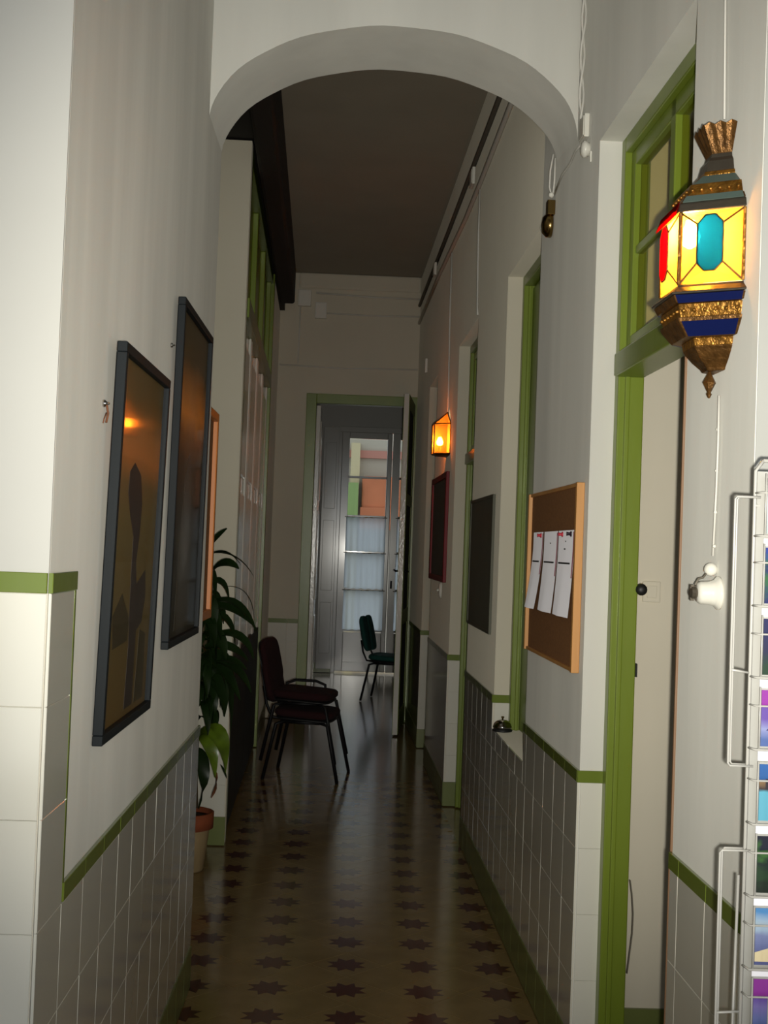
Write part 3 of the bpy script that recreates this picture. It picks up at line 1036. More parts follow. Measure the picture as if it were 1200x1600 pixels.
# small hooks on the left wall
nl = thing('wall_hook', 'small bright hook with a dry sprig beside the near picture', 'hook', (XL + 0.004, 2.70, 1.90))
bm = new()
lathe(bm, [(0.008, 0), (0.008, 0.004), (0.004, 0.008), (0.002, 0.014)], 10, Matrix.Translation((XL, 2.715, 1.895)) @ Matrix.Rotation(PI / 2, 4, 'Y'))
obj('hook', bm, CHROME, nl, smooth=True)
bm = new()
tube(bm, [(XL + 0.008, 2.715, 1.893), (XL + 0.010, 2.725, 1.875), (XL + 0.007, 2.722, 1.855)], 0.0025)
tube(bm, [(XL + 0.008, 2.715, 1.875), (XL + 0.006, 2.705, 1.862), (XL + 0.005, 2.70, 1.852)], 0.0015)
obj('sprig', bm, LEAF_DRY, nl, smooth=True)
bm = new()
lathe(bm, [(0.007, 0), (0.007, 0.004), (0.003, 0.007), (0.002, 0.012)], 10, Matrix.Translation((XL, 3.64, 2.165)) @ Matrix.Rotation(PI / 2, 4, 'Y'))
tag(obj('wall_nail', bm, CHROME, smooth=True), 'bare nail head beside the top of the farther picture', 'nail')
# orange framed board just beyond the arch
ob = thing('orange_framed_board', 'orange wood framed notice board hung edge-on just past the arch', 'board', (-0.57, 4.95, 1.31))
bobj('frame', (-0.6, 4.80, 1.31), (-0.557, 4.835, 2.125), ORANGE_WOOD, ob, bevel=0.004)
bobj('frame', (-0.6, 5.115, 1.31), (-0.557, 5.15, 2.125), ORANGE_WOOD, ob, bevel=0.004)
bobj('frame', (-0.6, 4.835, 1.31), (-0.557, 5.115, 1.345), ORANGE_WOOD, ob, bevel=0.004)
bobj('frame', (-0.6, 4.835, 2.09), (-0.557, 5.115, 2.125), ORANGE_WOOD, ob, bevel=0.004)
bobj('backing', (-0.598, 4.83, 1.34), (-0.575, 5.12, 2.095), CORK, ob)

# ------------------------------------------------------------------ cork board with three sheets
cb = thing('cork_board', 'cork notice board in a pale wood frame between big door and hatch', 'board', FW(4.46, -0.01, 1.24))
c0, c1, z0, z1 = 3.985, 4.955, 1.245, 1.84
FRW = 0.024
bobj('cork_panel', (c0 + 0.01, -0.012, z0 + 0.01), (c1 - 0.01, -0.001, z1 - 0.01), CORK, cb, FW)
bobj('frame_stile', (c0, -0.026, z0), (c0 + FRW, -0.001, z1), WOOD_FRAME, cb, FW, 0.002)
bobj('frame_stile', (c1 - FRW, -0.026, z0), (c1, -0.001, z1), WOOD_FRAME, cb, FW, 0.002)
bobj('frame_rail', (c0 + FRW, -0.020, z1 - 0.012), (c1 - FRW, -0.001, z1), WOOD_FRAME, cb, FW, 0.002)
bobj('frame_rail', (c0 + FRW, -0.020, z0), (c1 - FRW, -0.001, z0 + 0.012), WOOD_FRAME, cb, FW, 0.002)


def sheet(s0, s1, label, curl, pins, dots):
    root = thing('paper_sheet', label, 'paper', FW((s0 + s1) / 2, -0.014, 1.41), 'sheets pinned on the cork board')
    zt, zb = 1.692, 1.412

    def P(s, v, off=0.0):   # v 0 top .. 1 bottom
        lift = 0.003 + curl * max(0, v - 0.15) ** 1.6 + 0.010 * (1 - abs(2 * (s - s0) / (s1 - s0) - 1)) * v
        return FW(s, -0.0135 - lift - off, zt - (zt - zb) * v)

    def patch(sa, sb, va, vb, m, nm, off, par, ns=6, nv=10):
        bm = new()
        g = [[bm.verts.new(P(sa + (sb - sa) * i / ns, va + (vb - va) * k / nv, off)) for k in range(nv + 1)] for i in range(ns + 1)]
        for i in range(ns):
            for k in range(nv):
                bm.faces.new((g[i][k], g[i + 1][k], g[i + 1][k + 1], g[i][k + 1]))
        return obj(nm, bm, m, par, smooth=True)
    pg = patch(s0, s1, 0, 1, PAPER, 'page', 0, root, 8, 14)
    patch(s0 + 0.001, s0 + 0.016, 0.02, 0.55, PINK_EDGE, 'printed_margin', 0.0006, pg, 2, 8)
    patch(s0 + 0.045, s1 - 0.02, 0.375, 0.395, INK, 'printed_bar', 0.0006, pg, 6, 1)
    for sd, vd, ww in dots:
        patch(s0 + sd, s0 + sd + ww, vd, vd + 0.016, INK, 'printed_mark', 0.0006, pg, 1, 1)
    for sd, mm in pins:
        bm = new()
        q = P(s0 + sd, 0.045)
        lathe(bm, [(0.009, 0), (0.009, 0.003), (0.005, 0.005), (0.005, 0.012), (0.007, 0.015)], 10, Matrix.Translation(q) @ Matrix.Rotation(-PI / 2, 4, 'Y'))
        obj('push_pin', bm, mm, root, smooth=True)


sheet(4.635, 4.85, 'farthest of three pinned white sheets, corner curling over the green frame', 0.035, [(0.04, PIN_RED)], [])
sheet(4.34, 4.61, 'middle of three white sheets with the longest black bar', 0.022, [], [(0.12, 0.14, 0.02)])
sheet(4.05, 4.325, 'nearest of three pinned white sheets with two small black marks', 0.018, [(0.05, PIN_BLACK), (0.20, PIN_RED)], [(0.13, 0.12, 0.015), (0.13, 0.21, 0.03)])

# dark board between hatch and second door, red board beyond it
b2 = thing('dark_board', 'plain dark grey board between the hatch and the second green door', 'board', FW(6.58, -0.01, 1.22))
bobj('panel', (6.12, -0.010, 1.225), (7.04, -0.001, 1.885), CHALK, b2, FW)
for a, b in (((6.11, -0.014, 1.22), (6.125, -0.001, 1.89)), ((7.035, -0.014, 1.22), (7.05, -0.001, 1.89)),
             ((6.125, -0.014, 1.875), (7.035, -0.001, 1.89)), ((6.125, -0.014, 1.22), (7.035, -0.001, 1.235))):
    bobj('frame_strip', a, b, CHALK, b2, FW)
b3 = thing('red_framed_board', 'dark board in a thin red frame under the small amber lamp', 'board', FW(9.05, -0.01, 1.40))
bobj('panel', (8.52, -0.012, 1.42), (9.62, -0.001, 2.12), DARK_POSTER, b3, FW)
for a, b in (((8.49, -0.024, 1.40), (8.55, -0.001, 2.14)), ((9.59, -0.024, 1.40), (9.65, -0.001, 2.14)),
             ((8.55, -0.024, 2.10), (9.59, -0.001, 2.14)), ((8.55, -0.024, 1.40), (9.59, -0.001, 1.44))):
    bobj('frame_strip', a, b, RED_PAINT, b3, FW, 0.003)
sw = thing('wall_switch', 'small white oval switch below the red framed board', 'switch', FW(8.80, 0, 1.34))
bm = new()
lathe(bm, [(0.045, 0), (0.045, 0.008), (0.035, 0.018), (0.012, 0.02)], 20, Matrix.Translation(FW(8.80, 0, 1.34)) @ Matrix.Rotation(-PI / 2, 4, 'Y') @ Matrix.Diagonal((1.25, 0.7, 1, 1)))
obj('rose', bm, WHITE_PLASTIC, sw, smooth=True)
bm = new()
lathe(bm, [(0.008, 0.018), (0.010, 0.03), (0.004, 0.036)], 10, Matrix.Translation(FW(8.80, 0, 1.34)) @ Matrix.Rotation(-PI / 2, 4, 'Y'))
obj('toggle', bm, WHITE_PLASTIC, sw, smooth=True)

# ------------------------------------------------------------------ call bell on the hatch sill
db = thing('call_bell', 'shiny chrome counter bell on the sill of the hatch', 'bell', FW(5.84, 0.035, 0.80))
MB_ = Matrix.Translation(FW(5.84, 0.030, 0.801))
bm = new()
lathe(bm, [(0.044, 0), (0.046, 0.006), (0.040, 0.012), (0.012, 0.014)], 28, MB_)
obj('base', bm, BLACK_PLASTIC, db, smooth=True)
bm = new()
lathe(bm, [(0.043, 0.016), (0.043, 0.022), (0.038, 0.036), (0.027, 0.047), (0.013, 0.053), (0.004, 0.054)], 28, MB_)
obj('dome', bm, CHROME, db, smooth=True)
bm = new()
lathe(bm, [(0.004, 0.053), (0.004, 0.060), (0.007, 0.062), (0.007, 0.066), (0.003, 0.068)], 14, MB_)
obj('button', bm, BRASS, db, smooth=True)


# ------------------------------------------------------------------ big moroccan wall lantern
def hexpts(r, z, F):
    return [F(0.0, -r, z), F(-0.77 * r, -r / 2, z), F(-0.77 * r, r / 2, z), F(0.0, r, z)]


def hexloft(bm, prof, F):
    rings = [[bm.verts.new(p) for p in hexpts(r, z, F)] for z, r in prof]
    for a, b in zip(rings, rings[1:]):
        for k in range(4):
            bm.faces.new((a[k], a[(k + 1) % 4], b[(k + 1) % 4], b[k]))
    bm.faces.new(rings[0][::-1])
    bm.faces.new(rings[-1])


LS = 2.632


def FLn(t, s, z):
    return FW(LS + s, t - 0.001, z)


lan = thing('wall_lantern', 'big moroccan brass lantern with yellow, blue and red glass, lit', 'lamp', FW(LS, 0, 1.95))


def lp(name, prof, m, par=lan, bevel=0.0015):
    bm = new()
    hexloft(bm, prof, FLn)
    return obj(name, bm, m, par, bevel=bevel)


# crown with a scalloped rim
bm = new()
rim = []
base_ = hexpts(0.044, 2.447, FLn)
top_ = hexpts(0.074, 2.502, FLn)
NS = 6
low, high = [], []
for k in range(4):
    for i in range(NS):
        f = i / NS
        low.append(base_[k].lerp(base_[(k + 1) % 4], f))
        q = top_[k].lerp(top_[(k + 1) % 4], f)
        high.append(q + Vector((0, 0, 0.006 * abs(math.sin(PI * (f * 3))) if k < 3 else 0)))
lv = [bm.verts.new(p) for p in low]
hv = [bm.verts.new(p) for p in high]
n = len(lv)
for i in range(n):
    bm.faces.new((lv[i], lv[(i + 1) % n], hv[(i + 1) % n], hv[i]))
bm.faces.new(lv[::-1])
crown = obj('crown', bm, GOLD_DARK, lan)
md = crown.modifiers.new('thick', 'SOLIDIFY')
md.thickness = 0.0015
lp('neck', [(2.397, 0.066), (2.412, 0.062), (2.432, 0.056), (2.440, 0.048), (2.449, 0.046)], PEWTER)
lp('neck_ring', [(2.392, 0.068), (2.400, 0.070), (2.408, 0.067)], GOLD)
def face_panel(name, z0, r0_, z1, r1_, k, m, inset=0.03):
    a0, a1 = hexpts(r0_, z0, FLn), hexpts(r1_, z1, FLn)
    q = [a0[k].lerp(a0[k + 1], inset), a0[k].lerp(a0[k + 1], 1 - inset), a1[k].lerp(a1[k + 1], 1 - inset), a1[k].lerp(a1[k + 1], inset)]
    nr = (q[1] - q[0]).cross(q[3] - q[0]).normalized()
    if nr.dot(q[0] - FLn(0.0, 0, (z0 + z1) / 2)) < 0:
        nr = -nr
    bm = new()
    prism(bm, [p - nr * 0.0005 for p in q], nr * 0.0022)
    return obj(name, bm, m, lan)


lp('shoulder', [(2.372, 0.108), (2.395, 0.076)], GOLD_DARK)
lp('upper_band', [(2.344, 0.126), (2.348, 0.123), (2.370, 0.114), (2.373, 0.112)], GOLD)
lp('upper_rim', [(2.330, 0.143), (2.344, 0.131)], GOLD_DARK)
for k in (0, 2):
    face_panel('teal_strip', 2.372, 0.108, 2.395, 0.076, k, TEAL_TIN)
    face_panel('teal_strip', 2.330, 0.143, 2.344, 0.131, k, TEAL_TIN)
    face_panel('blue_strip', 2.126, 0.148, 2.141, 0.158, k, BLUE_TIN)
    face_panel('blue_strip', 2.063, 0.114, 2.090, 0.139, k, BLUE_TIN, 0.05)
lp('eave', [(2.310, 0.150), (2.326, 0.146), (2.330, 0.141)], PEWTER)
lp('lower_rim', [(2.163, 0.143), (2.158, 0.146), (2.146, 0.163), (2.142, 0.163)], PEWTER)
lp('lower_collar', [(2.141, 0.158), (2.126, 0.148)], GOLD_DARK)
lp('lower_band', [(2.125, 0.141), (2.098, 0.134)], GOLD)
lp('skirt', [(2.098, 0.141), (2.090, 0.139), (2.062, 0.113)], GOLD_DARK)
lp('collar', [(2.062, 0.090), (2.058, 0.088), (2.046, 0.085)], GOLD)
lp('bowl', [(2.046, 0.086), (2.034, 0.076), (2.020, 0.062), (2.006, 0.044), (2.000, 0.040)], GOLD_DARK)
bm = new()
fx = FLn(-0.020, 0, 0)
fin = [(0.003, 2.001), (0.006, 1.994), (0.014, 1.978), (0.004, 1.958), (0.006, 1.954), (0.002, 1.946)]
lathe(bm, fin, 6, Matrix.Translation((fx.x, fx.y, 0)))
obj('finial', bm, GOLD_DARK, lan)
# embossed beads on the bands
for nm, z, r, cnt in (('upper_band_beads', 2.358, 0.120, 6), ('lower_band_beads', 2.111, 0.139, 6)):
    bm = new()
    hp = hexpts(r + 0.001, z, FLn)
    for k in range(3):
        for i in range(cnt):
            p = hp[k].lerp(hp[k + 1], (i + 0.5) / cnt)
            bmesh.ops.create_icosphere(bm, subdivisions=1, radius=0.005, matrix=Matrix.Translation(p))
    obj(nm, bm, GOLD, lan, smooth=True)
# glass body: three faces with a long octagon in the middle of each
RB, ZB0, ZB1 = 0.141, 2.164, 2.309
hb = hexpts(RB, 0, FLn)
cols = [G_BLUE, G_RED, G_BLUE]
lead_bm = new()
for k in range(3):
    A, B = hb[k], hb[k + 1]
    nrm = (B - A).cross(Vector((0, 0, 1))).normalized()
    cen = FLn(-0.05, 0, 0)
    if nrm.dot(((A + B) / 2) - cen) < 0:
        nrm = -nrm

    def P(u, v):
        raised = 0.012 if 0.25 < u < 0.75 and 0.1 < v < 0.95 else 0.0
        return A.lerp(B, u) + Vector((0, 0, ZB0 + (ZB1 - ZB0) * v)) + nrm * raised
    oct_ = [(0.30, 0.26), (0.42, 0.15), (0.58, 0.15), (0.70, 0.26), (0.70, 0.80), (0.58, 0.92), (0.42, 0.92), (0.30, 0.80)]
    bm = new()
    prism(bm, [P(u, v) for u, v in oct_], nrm * 0.004)
    obj('coloured_pane', bm, cols[k], lan)
    quads = [[(0, 0), (1, 0), (0.70, 0.26), (0.58, 0.15), (0.42, 0.15), (0.30, 0.26)], [(1, 0), (1, 1), (0.70, 0.80), (0.70, 0.26)],
             [(1, 1), (0, 1), (0.30, 0.80), (0.42, 0.92), (0.58, 0.92), (0.70, 0.80)], [(0, 1), (0, 0), (0.30, 0.26), (0.30, 0.80)]]
    for q in quads:
        bm = new()
        prism(bm, [P(u, v) for u, v in q], nrm * 0.002)
        obj('yellow_pane', bm, G_YELLOW, lan)
    loop = oct_ + [oct_[0]]
    for a, b in zip(loop, loop[1:]):
        tube(lead_bm, [P(*a) + nrm * 0.002, P(*b) + nrm * 0.002], 0.0019, 6)
    for a, b in (((0, 0), (0.30, 0.26)), ((1, 0), (0.70, 0.26)), ((1, 1), (0.70, 0.80)), ((0, 1), (0.30, 0.80))):
        tube(lead_bm, [P(*a) + nrm * 0.002, P(*b) + nrm * 0.002], 0.0019, 6)
obj('lead_strips', lead_bm, GOLD_DARK, lan)
for p in hb:
    bm = new()
    tube(bm, [p + Vector((0, 0, ZB0)), p + Vector((0, 0, ZB1))], 0.0048, 8)
    obj('corner_post', bm, GOLD, lan)
# red glass flap over the middle face
h1, h2 = hexpts(0.147, 2.329, FLn), hexpts(0.158, 2.303, FLn)
bm = new()
prism(bm, [h1[1], h1[2], h2[2], h2[1]], Vector((0, 0, 0.003)))
obj('red_flap', bm, G_RED, lan)
bp_ = FLn(-0.078, -0.030, 2.272)
bm = new()
lathe(bm, [(0.004, -0.024), (0.016, -0.016), (0.021, 0), (0.016, 0.014), (0.010, 0.026), (0.009, 0.034)], 16, Matrix.Translation(bp_))
obj('bulb', bm, BULB, lan, smooth=True)
bm = new()
tube(bm, [bp_ + Vector((0, 0, 0.034)), FLn(-0.078, -0.030, 2.325)], 0.010, 10)
obj('bulb_holder', bm, PORCELAIN, lan)

# ------------------------------------------------------------------ small amber lamp further down
L2 = 8.66


def FL2(t, s, z):
    return FW(L2 + s, t - 0.001, z)


la2 = thing('wall_lamp', 'small amber glass wall lamp with a sloping top, far down the corridor', 'lamp', FW(L2, 0, 2.25))
r2, zb, zt = 0.135, 2.262, 2.462
hh = hexpts(r2, 0, FL2)
lead2 = new()
for k in range(3):
    A, B = hh[k], hh[k + 1]
    nrm = (B - A).cross(Vector((0, 0, 1))).normalized()
    if nrm.dot((A + B) / 2 - FL2(-0.05, 0, 0)) < 0:
        nrm = -nrm
    bm = new()
    prism(bm, [A + Vector((0, 0, zb)), B + Vector((0, 0, zb)), B + Vector((0, 0, zt)), A + Vector((0, 0, zt))], nrm * 0.002)
    obj('glass_pane', bm, G_AMBER, la2)
    apex = FL2(-0.012, 0.0, 2.548)
    bm = new()
    prism(bm, [A + Vector((0, 0, zt)), B + Vector((0, 0, zt)), apex], Vector((0, 0, 0.002)))
    obj('roof_pane', bm, G_AMBER, la2)
    for z in (zb, zt):
        tube(lead2, [A + Vector((0, 0, z)), B + Vector((0, 0, z))], 0.005, 6)
    tube(lead2, [A + Vector((0, 0, zt)), apex], 0.005, 6)
for p in hh:
    tube(lead2, [p + Vector((0, 0, zb)), p + Vector((0, 0, zt))], 0.005, 6)
tube(lead2, [hh[3] + Vector((0, 0, zt)), FL2(-0.012, 0, 2.548)], 0.005, 6)
obj('metal_frame', lead2, GOLD_DARK, la2)
bm = new()
hexloft(bm, [(2.250, r2 * 0.8), (2.262, r2 * 0.98)], FL2)
obj('base_plate', bm, GOLD_DARK, la2)
q = FL2(-0.06, 0, 2.345)
bm = new()
lathe(bm, [(0.004, -0.028), (0.020, -0.016), (0.024, 0.0), (0.018, 0.016), (0.010, 0.034)], 16, Matrix.Translation(q))
obj('bulb', bm, BULB_B, la2, smooth=True)
bm = new()
tube(bm, [FL2(-0.06, 0, 2.262), FL2(-0.06, 0, 2.32)], 0.012, 10)
obj('bulb_holder', bm, BRASS, la2)

# ------------------------------------------------------------------ cables, boxes, switches on the right wall
def cable(name, pts, r, label, m=CABLE):
    bm = new()
    tube(bm, pts, r, 6)
    return tag(obj(name, bm, m, smooth=True), label, 'cable')


cable('twisted_cable', [FW(2.655, -0.006, 3.6), FW(2.65, -0.006, 2.80), FW(2.631, -0.006, 2.53)], 0.0025, 'thin painted cable running up the wall above the big lantern')
cc = [FW(2.612, -0.006, 1.95), FW(2.609, -0.006, 1.85), FW(2.612, -0.006, 1.75), FW(2.618, -0.007, 1.62)]
cable('twisted_cable', cc, 0.0025, 'thin painted cable from the big lantern down to the porcelain switch')
cl_ = thing('cable_clips', 'row of tiny white clips along the cable above the porcelain switch', 'cable clip', FW(2.614, -0.002, 1.64))
for z in (1.88, 1.795, 1.71, 1.64):
    bm = new()
    bmesh.ops.create_icosphere(bm, subdivisions=1, radius=0.0045, matrix=Matrix.Translation(FW(2.614, -0.006, z)))
    obj('clip', bm, PORCELAIN, cl_, smooth=True)
ps = thing('porcelain_switch', 'old white porcelain rotary switch on the wall left of the postcard rack', 'switch', FW(2.60, 0, 1.545))
bm = new()
MS = Matrix.Translation(FW(2.59, 0, 1.545)) @ Matrix.Rotation(-PI / 2 - TH, 4, 'Y')
lathe(bm, [(0.034, 0), (0.034, 0.006), (0.027, 0.012), (0.024, 0.022), (0.023, 0.040), (0.018, 0.046)], 24, MS)
obj('body', bm, PORCELAIN, ps, smooth=True)
bm = new()
lathe(bm, [(0.010, 0.046), (0.013, 0.050), (0.013, 0.058), (0.005, 0.062)], 12, MS)
box(bm, (-0.016, -0.004, 0.052), (0.016, 0.004, 0.060), lambda x, y, z: MS @ Vector((x, y, z)))
obj('rotary_knob', bm, PEWTER, ps)
bm = new()
bmesh.ops.create_uvsphere(bm, u_segments=14, v_segments=8, radius=0.014, matrix=Matrix.Translation(FW(2.614, -0.012, 1.592)))
obj('insulator', bm, PORCELAIN, ps, smooth=True)
bm = new()
tube(bm, [FW(2.614, -0.018, 1.588), FW(2.605, -0.030, 1.575), FW(2.598, -0.042, 1.572), FW(2.59, -0.050, 1.560)], 0.0022)
obj('lead_wire', bm, CABLE_DARK, ps, smooth=True)

# bundle coming down beside the arch, box and round insulator
tw = thing('twisted_cable', 'knotted white cable coming down the corner right of the arch', 'cable', FW(4.20, -0.01, 3.05))
for k in range(2):
    bm = new()
    pts_ = []
    for i in range(41):
        f = i / 40
        ph = f * 26 + k * PI
        pts_.append(FW(4.235 - 0.055 * f ** 1.3 + 0.012 * math.cos(ph) + 0.012 * math.sin(f * 9), -0.012 + 0.006 * math.sin(ph), 4.15 - 1.10 * f))
    tube(bm, pts_, 0.0042, 6)
    obj('strand', bm, CABLE, tw, smooth=True)
jb = thing('junction_box', 'small square white box in the corner right of the arch', 'junction box', FW(4.14, 0, 2.98))
bobj('box', (4.10, -0.018, 2.968), (4.18, -0.001, 3.045), WHITE_PLASTIC, jb, FW, 0.003)
bobj('lid', (4.106, -0.021, 2.974), (4.174, -0.018, 3.039), WHITE_PLASTIC, jb, FW, 0.002)
ri = thing('round_insulator', 'round white insulator under the square box right of the arch', 'insulator', FW(4.085, 0, 2.925))
bm = new()
lathe(bm, [(0.022, 0), (0.022, 0.006), (0.027, 0.010), (0.028, 0.018), (0.018, 0.026), (0.006, 0.028)], 20, Matrix.Translation(FW(4.10, 0, 2.925)) @ Matrix.Rotation(-PI / 2, 4, 'Y'))
obj('cap', bm, WHITE_PLASTIC, ri, smooth=True)
bobj('wire_tail', (4.05, -0.006, 2.87), (4.056, -0.001, 2.905), WHITE_PLASTIC, ri, FW)
# bell past the arch
cable('bell_cable', [FW(4.72, -0.012, 3.10), FW(4.73, -0.020, 3.04), FW(4.735, -0.020, 2.98), FW(4.715, -0.012, 2.935)], 0.004, 'loose white wire hanging from the arch to the brass bell')
cable('bell_cable', [FW(4.70, -0.008, 3.08), FW(4.70, -0.008, 3.0), FW(4.71, -0.010, 2.94)], 0.004, 'straighter of the two white wires above the brass bell')
cable('bell_cable', [FW(4.71, -0.006, 2.945), FW(4.55, -0.006, 2.975), FW(4.40, -0.006, 2.97), FW(4.30, -0.006, 2.985), FW(4.17, -0.006, 2.97)], 0.0035, 'thin wire running from the square box to the brass bell')
wb = thing('wall_bell', 'small brass electric bell on the right wall just past the arch', 'bell', FW(4.74, 0, 2.81))
bobj('bracket', (4.70, -0.030, 2.870), (4.74, -0.001, 2.925), BRASS, wb, FW, 0.003)
bm = new()
lathe(bm, [(0.006, 0.044), (0.030, 0.040), (0.044, 0.026), (0.046, 0.010), (0.044, 0.006)], 24, Matrix.Translation(FW(4.74, 0, 2.838)) @ Matrix.Rotation(-PI / 2, 4, 'Y'))
obj('gong', bm, BRASS, wb, smooth=True)
bm = new()
bmesh.ops.create_uvsphere(bm, u_segments=10, v_segments=6, radius=0.011, matrix=Matrix.Translation(FW(4.70, -0.018, 2.942)))
obj('terminal', bm, PORCELAIN, wb, smooth=True)
bm = new()
lathe(bm, [(0.02, 0), (0.018, 0.008), (0.005, 0.014)], 14, Matrix.Translation(FW(4.96, 0, 2.885)) @ Matrix.Rotation(-PI / 2, 4, 'Y'))
tag(obj('wall_button', bm, WHITE_PLASTIC, smooth=True), 'tiny white button beyond the brass bell, above the hatch', 'button')
# high conduits
cable('conduit', [FW(4.75, -0.012, 3.73), FW(6, -0.012, 3.72), FW(7.1, -0.012, 3.69), FW(7.9, -0.012, 3.68), FW(9.8, -0.012, 3.73), FW(11.97, -0.012, 3.735)], 0.014, 'long grey conduit along the top of the right wall, lower of two', CABLE)
cable('conduit', [FW(4.75, -0.014, 3.91), FW(6.5, -0.014, 3.905), FW(9, -0.014, 3.89), FW(11.97, -0.014, 3.90)], 0.014, 'long grey conduit along the top of the right wall, upper of two', CABLE_DARK)
for s, z, lab in ((7.36, 3.775, 'white box on the high conduits above the dark board'), (9.95, 3.80, 'white box on the high conduits nearest the end wall')):
    j = thing('conduit_box', lab, 'junction box', FW(s, 0, z), 'boxes on the high conduits')
    bobj('box', (s - 0.06, -0.045, z - 0.05), (s + 0.06, -0.027, z + 0.05), WHITE_PLASTIC, j, FW, 0.004)
    bobj('cover', (s - 0.045, -0.049, z - 0.04), (s + 0.045, -0.045, z + 0.04), WHITE_PLASTIC, j, FW, 0.002)
cable('drop_cable', [FW(7.206, -0.008, 3.665), FW(7.20, -0.008, 3.4), FW(7.17, -0.008, 3.2), FW(7.13, -0.008, 2.98), FW(7.10, -0.008, 2.93)], 0.006, 'thin white cable dropping to the second green door')
cable('drop_cable', [FW(8.84, -0.008, 3.68), FW(8.83, -0.008, 3.3), FW(8.75, -0.008, 2.8), FW(8.70, -0.008, 2.55)], 0.006, 'thin cable dropping to the small amber lamp')
bobj_ = bobj('door_stay', (10.86, -0.02, 3.12), (10.89, -0.001, 3.24), WHITE_PLASTIC, None, FW)
tag(bobj_, 'tiny upright white fitting above the farthest door', 'fitting')
# end wall boxes
for (px0, py0, px1, py1), dd_, lab in (((466, 455, 487, 478), 0.06, 'upper left of two white boxes high on the end wall'), ((492, 474, 511, 500), 0.05, 'lower right of two white boxes high on the end wall')):
    a, b = atY(px0, py1, EY), atY(px1, py0, EY)
    z1_ = b.z
    bx_ = thing('cable_box', lab, 'junction box', (a.x, EY, a.z), 'boxes high on the end wall')
    bobj('box', (a.x, EY - dd_, z1_ - 0.15), (b.x, EY - 0.001, z1_), WHITE_PLASTIC, bx_, bevel=0.004)
    bobj('lid', (a.x + 0.01, EY - dd_ - 0.004, z1_ - 0.14), (b.x - 0.01, EY - dd_, z1_ - 0.01), WHITE_PLASTIC, bx_, bevel=0.002)
cable('wall_wire', [(-0.76, EY - 0.006, 3.30), (-0.2, EY - 0.006, 3.285), (0.54, EY - 0.006, 3.30)], 0.007, 'painted wire crossing the end wall above the doorway', CABLE)
cable('wall_wire', [(-0.58, EY - 0.006, 3.86), (-0.585, EY - 0.006, 3.32)], 0.006, 'short upright wire at the left of the end wall', CABLE)
cable('wall_wire', [(-0.38, EY - 0.008, 3.80), (0.1, EY - 0.008, 3.79), (0.54, EY - 0.008, 3.80)], 0.007, 'painted wire just under the ceiling on the end wall', CABLE)
cable('wall_wire', [(-0.44, EY - 0.012, 3.985), (0.1, EY - 0.012, 3.965), (0.54, EY - 0.012, 3.965)], 0.008, 'painted wire close under the plaster cornice on the end wall', CABLE)

# ------------------------------------------------------------------ potted plant
pot_c = Vector((-0.765, 6.36, 0))
pl = thing('potted_plant', 'tall dark leafy plant in a clay pot left of the white pillar', 'plant', pot_c)
bm = new()
lathe(bm, [(0.082, 0.0), (0.088, 0.01), (0.112, 0.215), (0.112, 0.22)], 28, Matrix.Translation(pot_c))
obj('pot', bm, POT_PALE, pl, smooth=True)
bm = new()
lathe(bm, [(0.113, 0.205), (0.128, 0.21), (0.130, 0.285), (0.120, 0.288), (0.116, 0.262), (0.02, 0.258)], 28, Matrix.Translation(pot_c))
obj('pot_rim', bm, TERRACOTTA, pl, smooth=True)
bm = new()
lathe(bm, [(0.115, 0.262), (0.06, 0.270), (0.005, 0.272)], 20, Matrix.Translation(pot_c))
obj('soil', bm, SOIL, pl, smooth=True)


def leaf(p0, pc, p1, wd, m, fold=0.35, n=9, roll=0.0):
    p0, pc, p1 = Vector(p0), Vector(pc), Vector(p1)
    bm = new()
    rows = []
    for i in range(n + 1):
        t = i / n
        c = p0 * (1 - t) ** 2 + pc * 2 * t * (1 - t) + p1 * t * t
        d = (p0 * -2 * (1 - t) + pc * 2 * (1 - 2 * t) + p1 * 2 * t)
        if d.length < 1e-6:
            d = Vector((1, 0, 0))
        d.normalize()
        side = d.cross(Vector((0.15, 0.25, 1)))
        if side.length < 0.05:
            side = d.cross(Vector((0, 1, 0)))
        side.normalize()
        side = Matrix.Rotation(roll, 3, d) @ side
        nr = side.cross(d)
        ww = wd * 0.5 * (math.sin(PI * min(1, (t * 0.93 + 0.045)) ** 0.85)) ** 0.8
        rows.append([bm.verts.new(c - side * ww + nr * ww * fold), bm.verts.new(c), bm.verts.new(c + side * ww + nr * ww * fold)])
    for a, b in zip(rows, rows[1:]):
        for k in range(2):
            bm.faces.new((a[k], a[k + 1], b[k + 1], b[k]))
    return obj('leaf', bm, m, pl, smooth=True)


PX = F_PX / 6.3


def pp(x, y, dy=0.0):
    return atY(x, y, 6.3 + dy)


def tubepts(pts):
    bm = new()
    tube(bm, pts, 0.011, 7)
    return obj('stem', bm, STEM, pl, smooth=True)


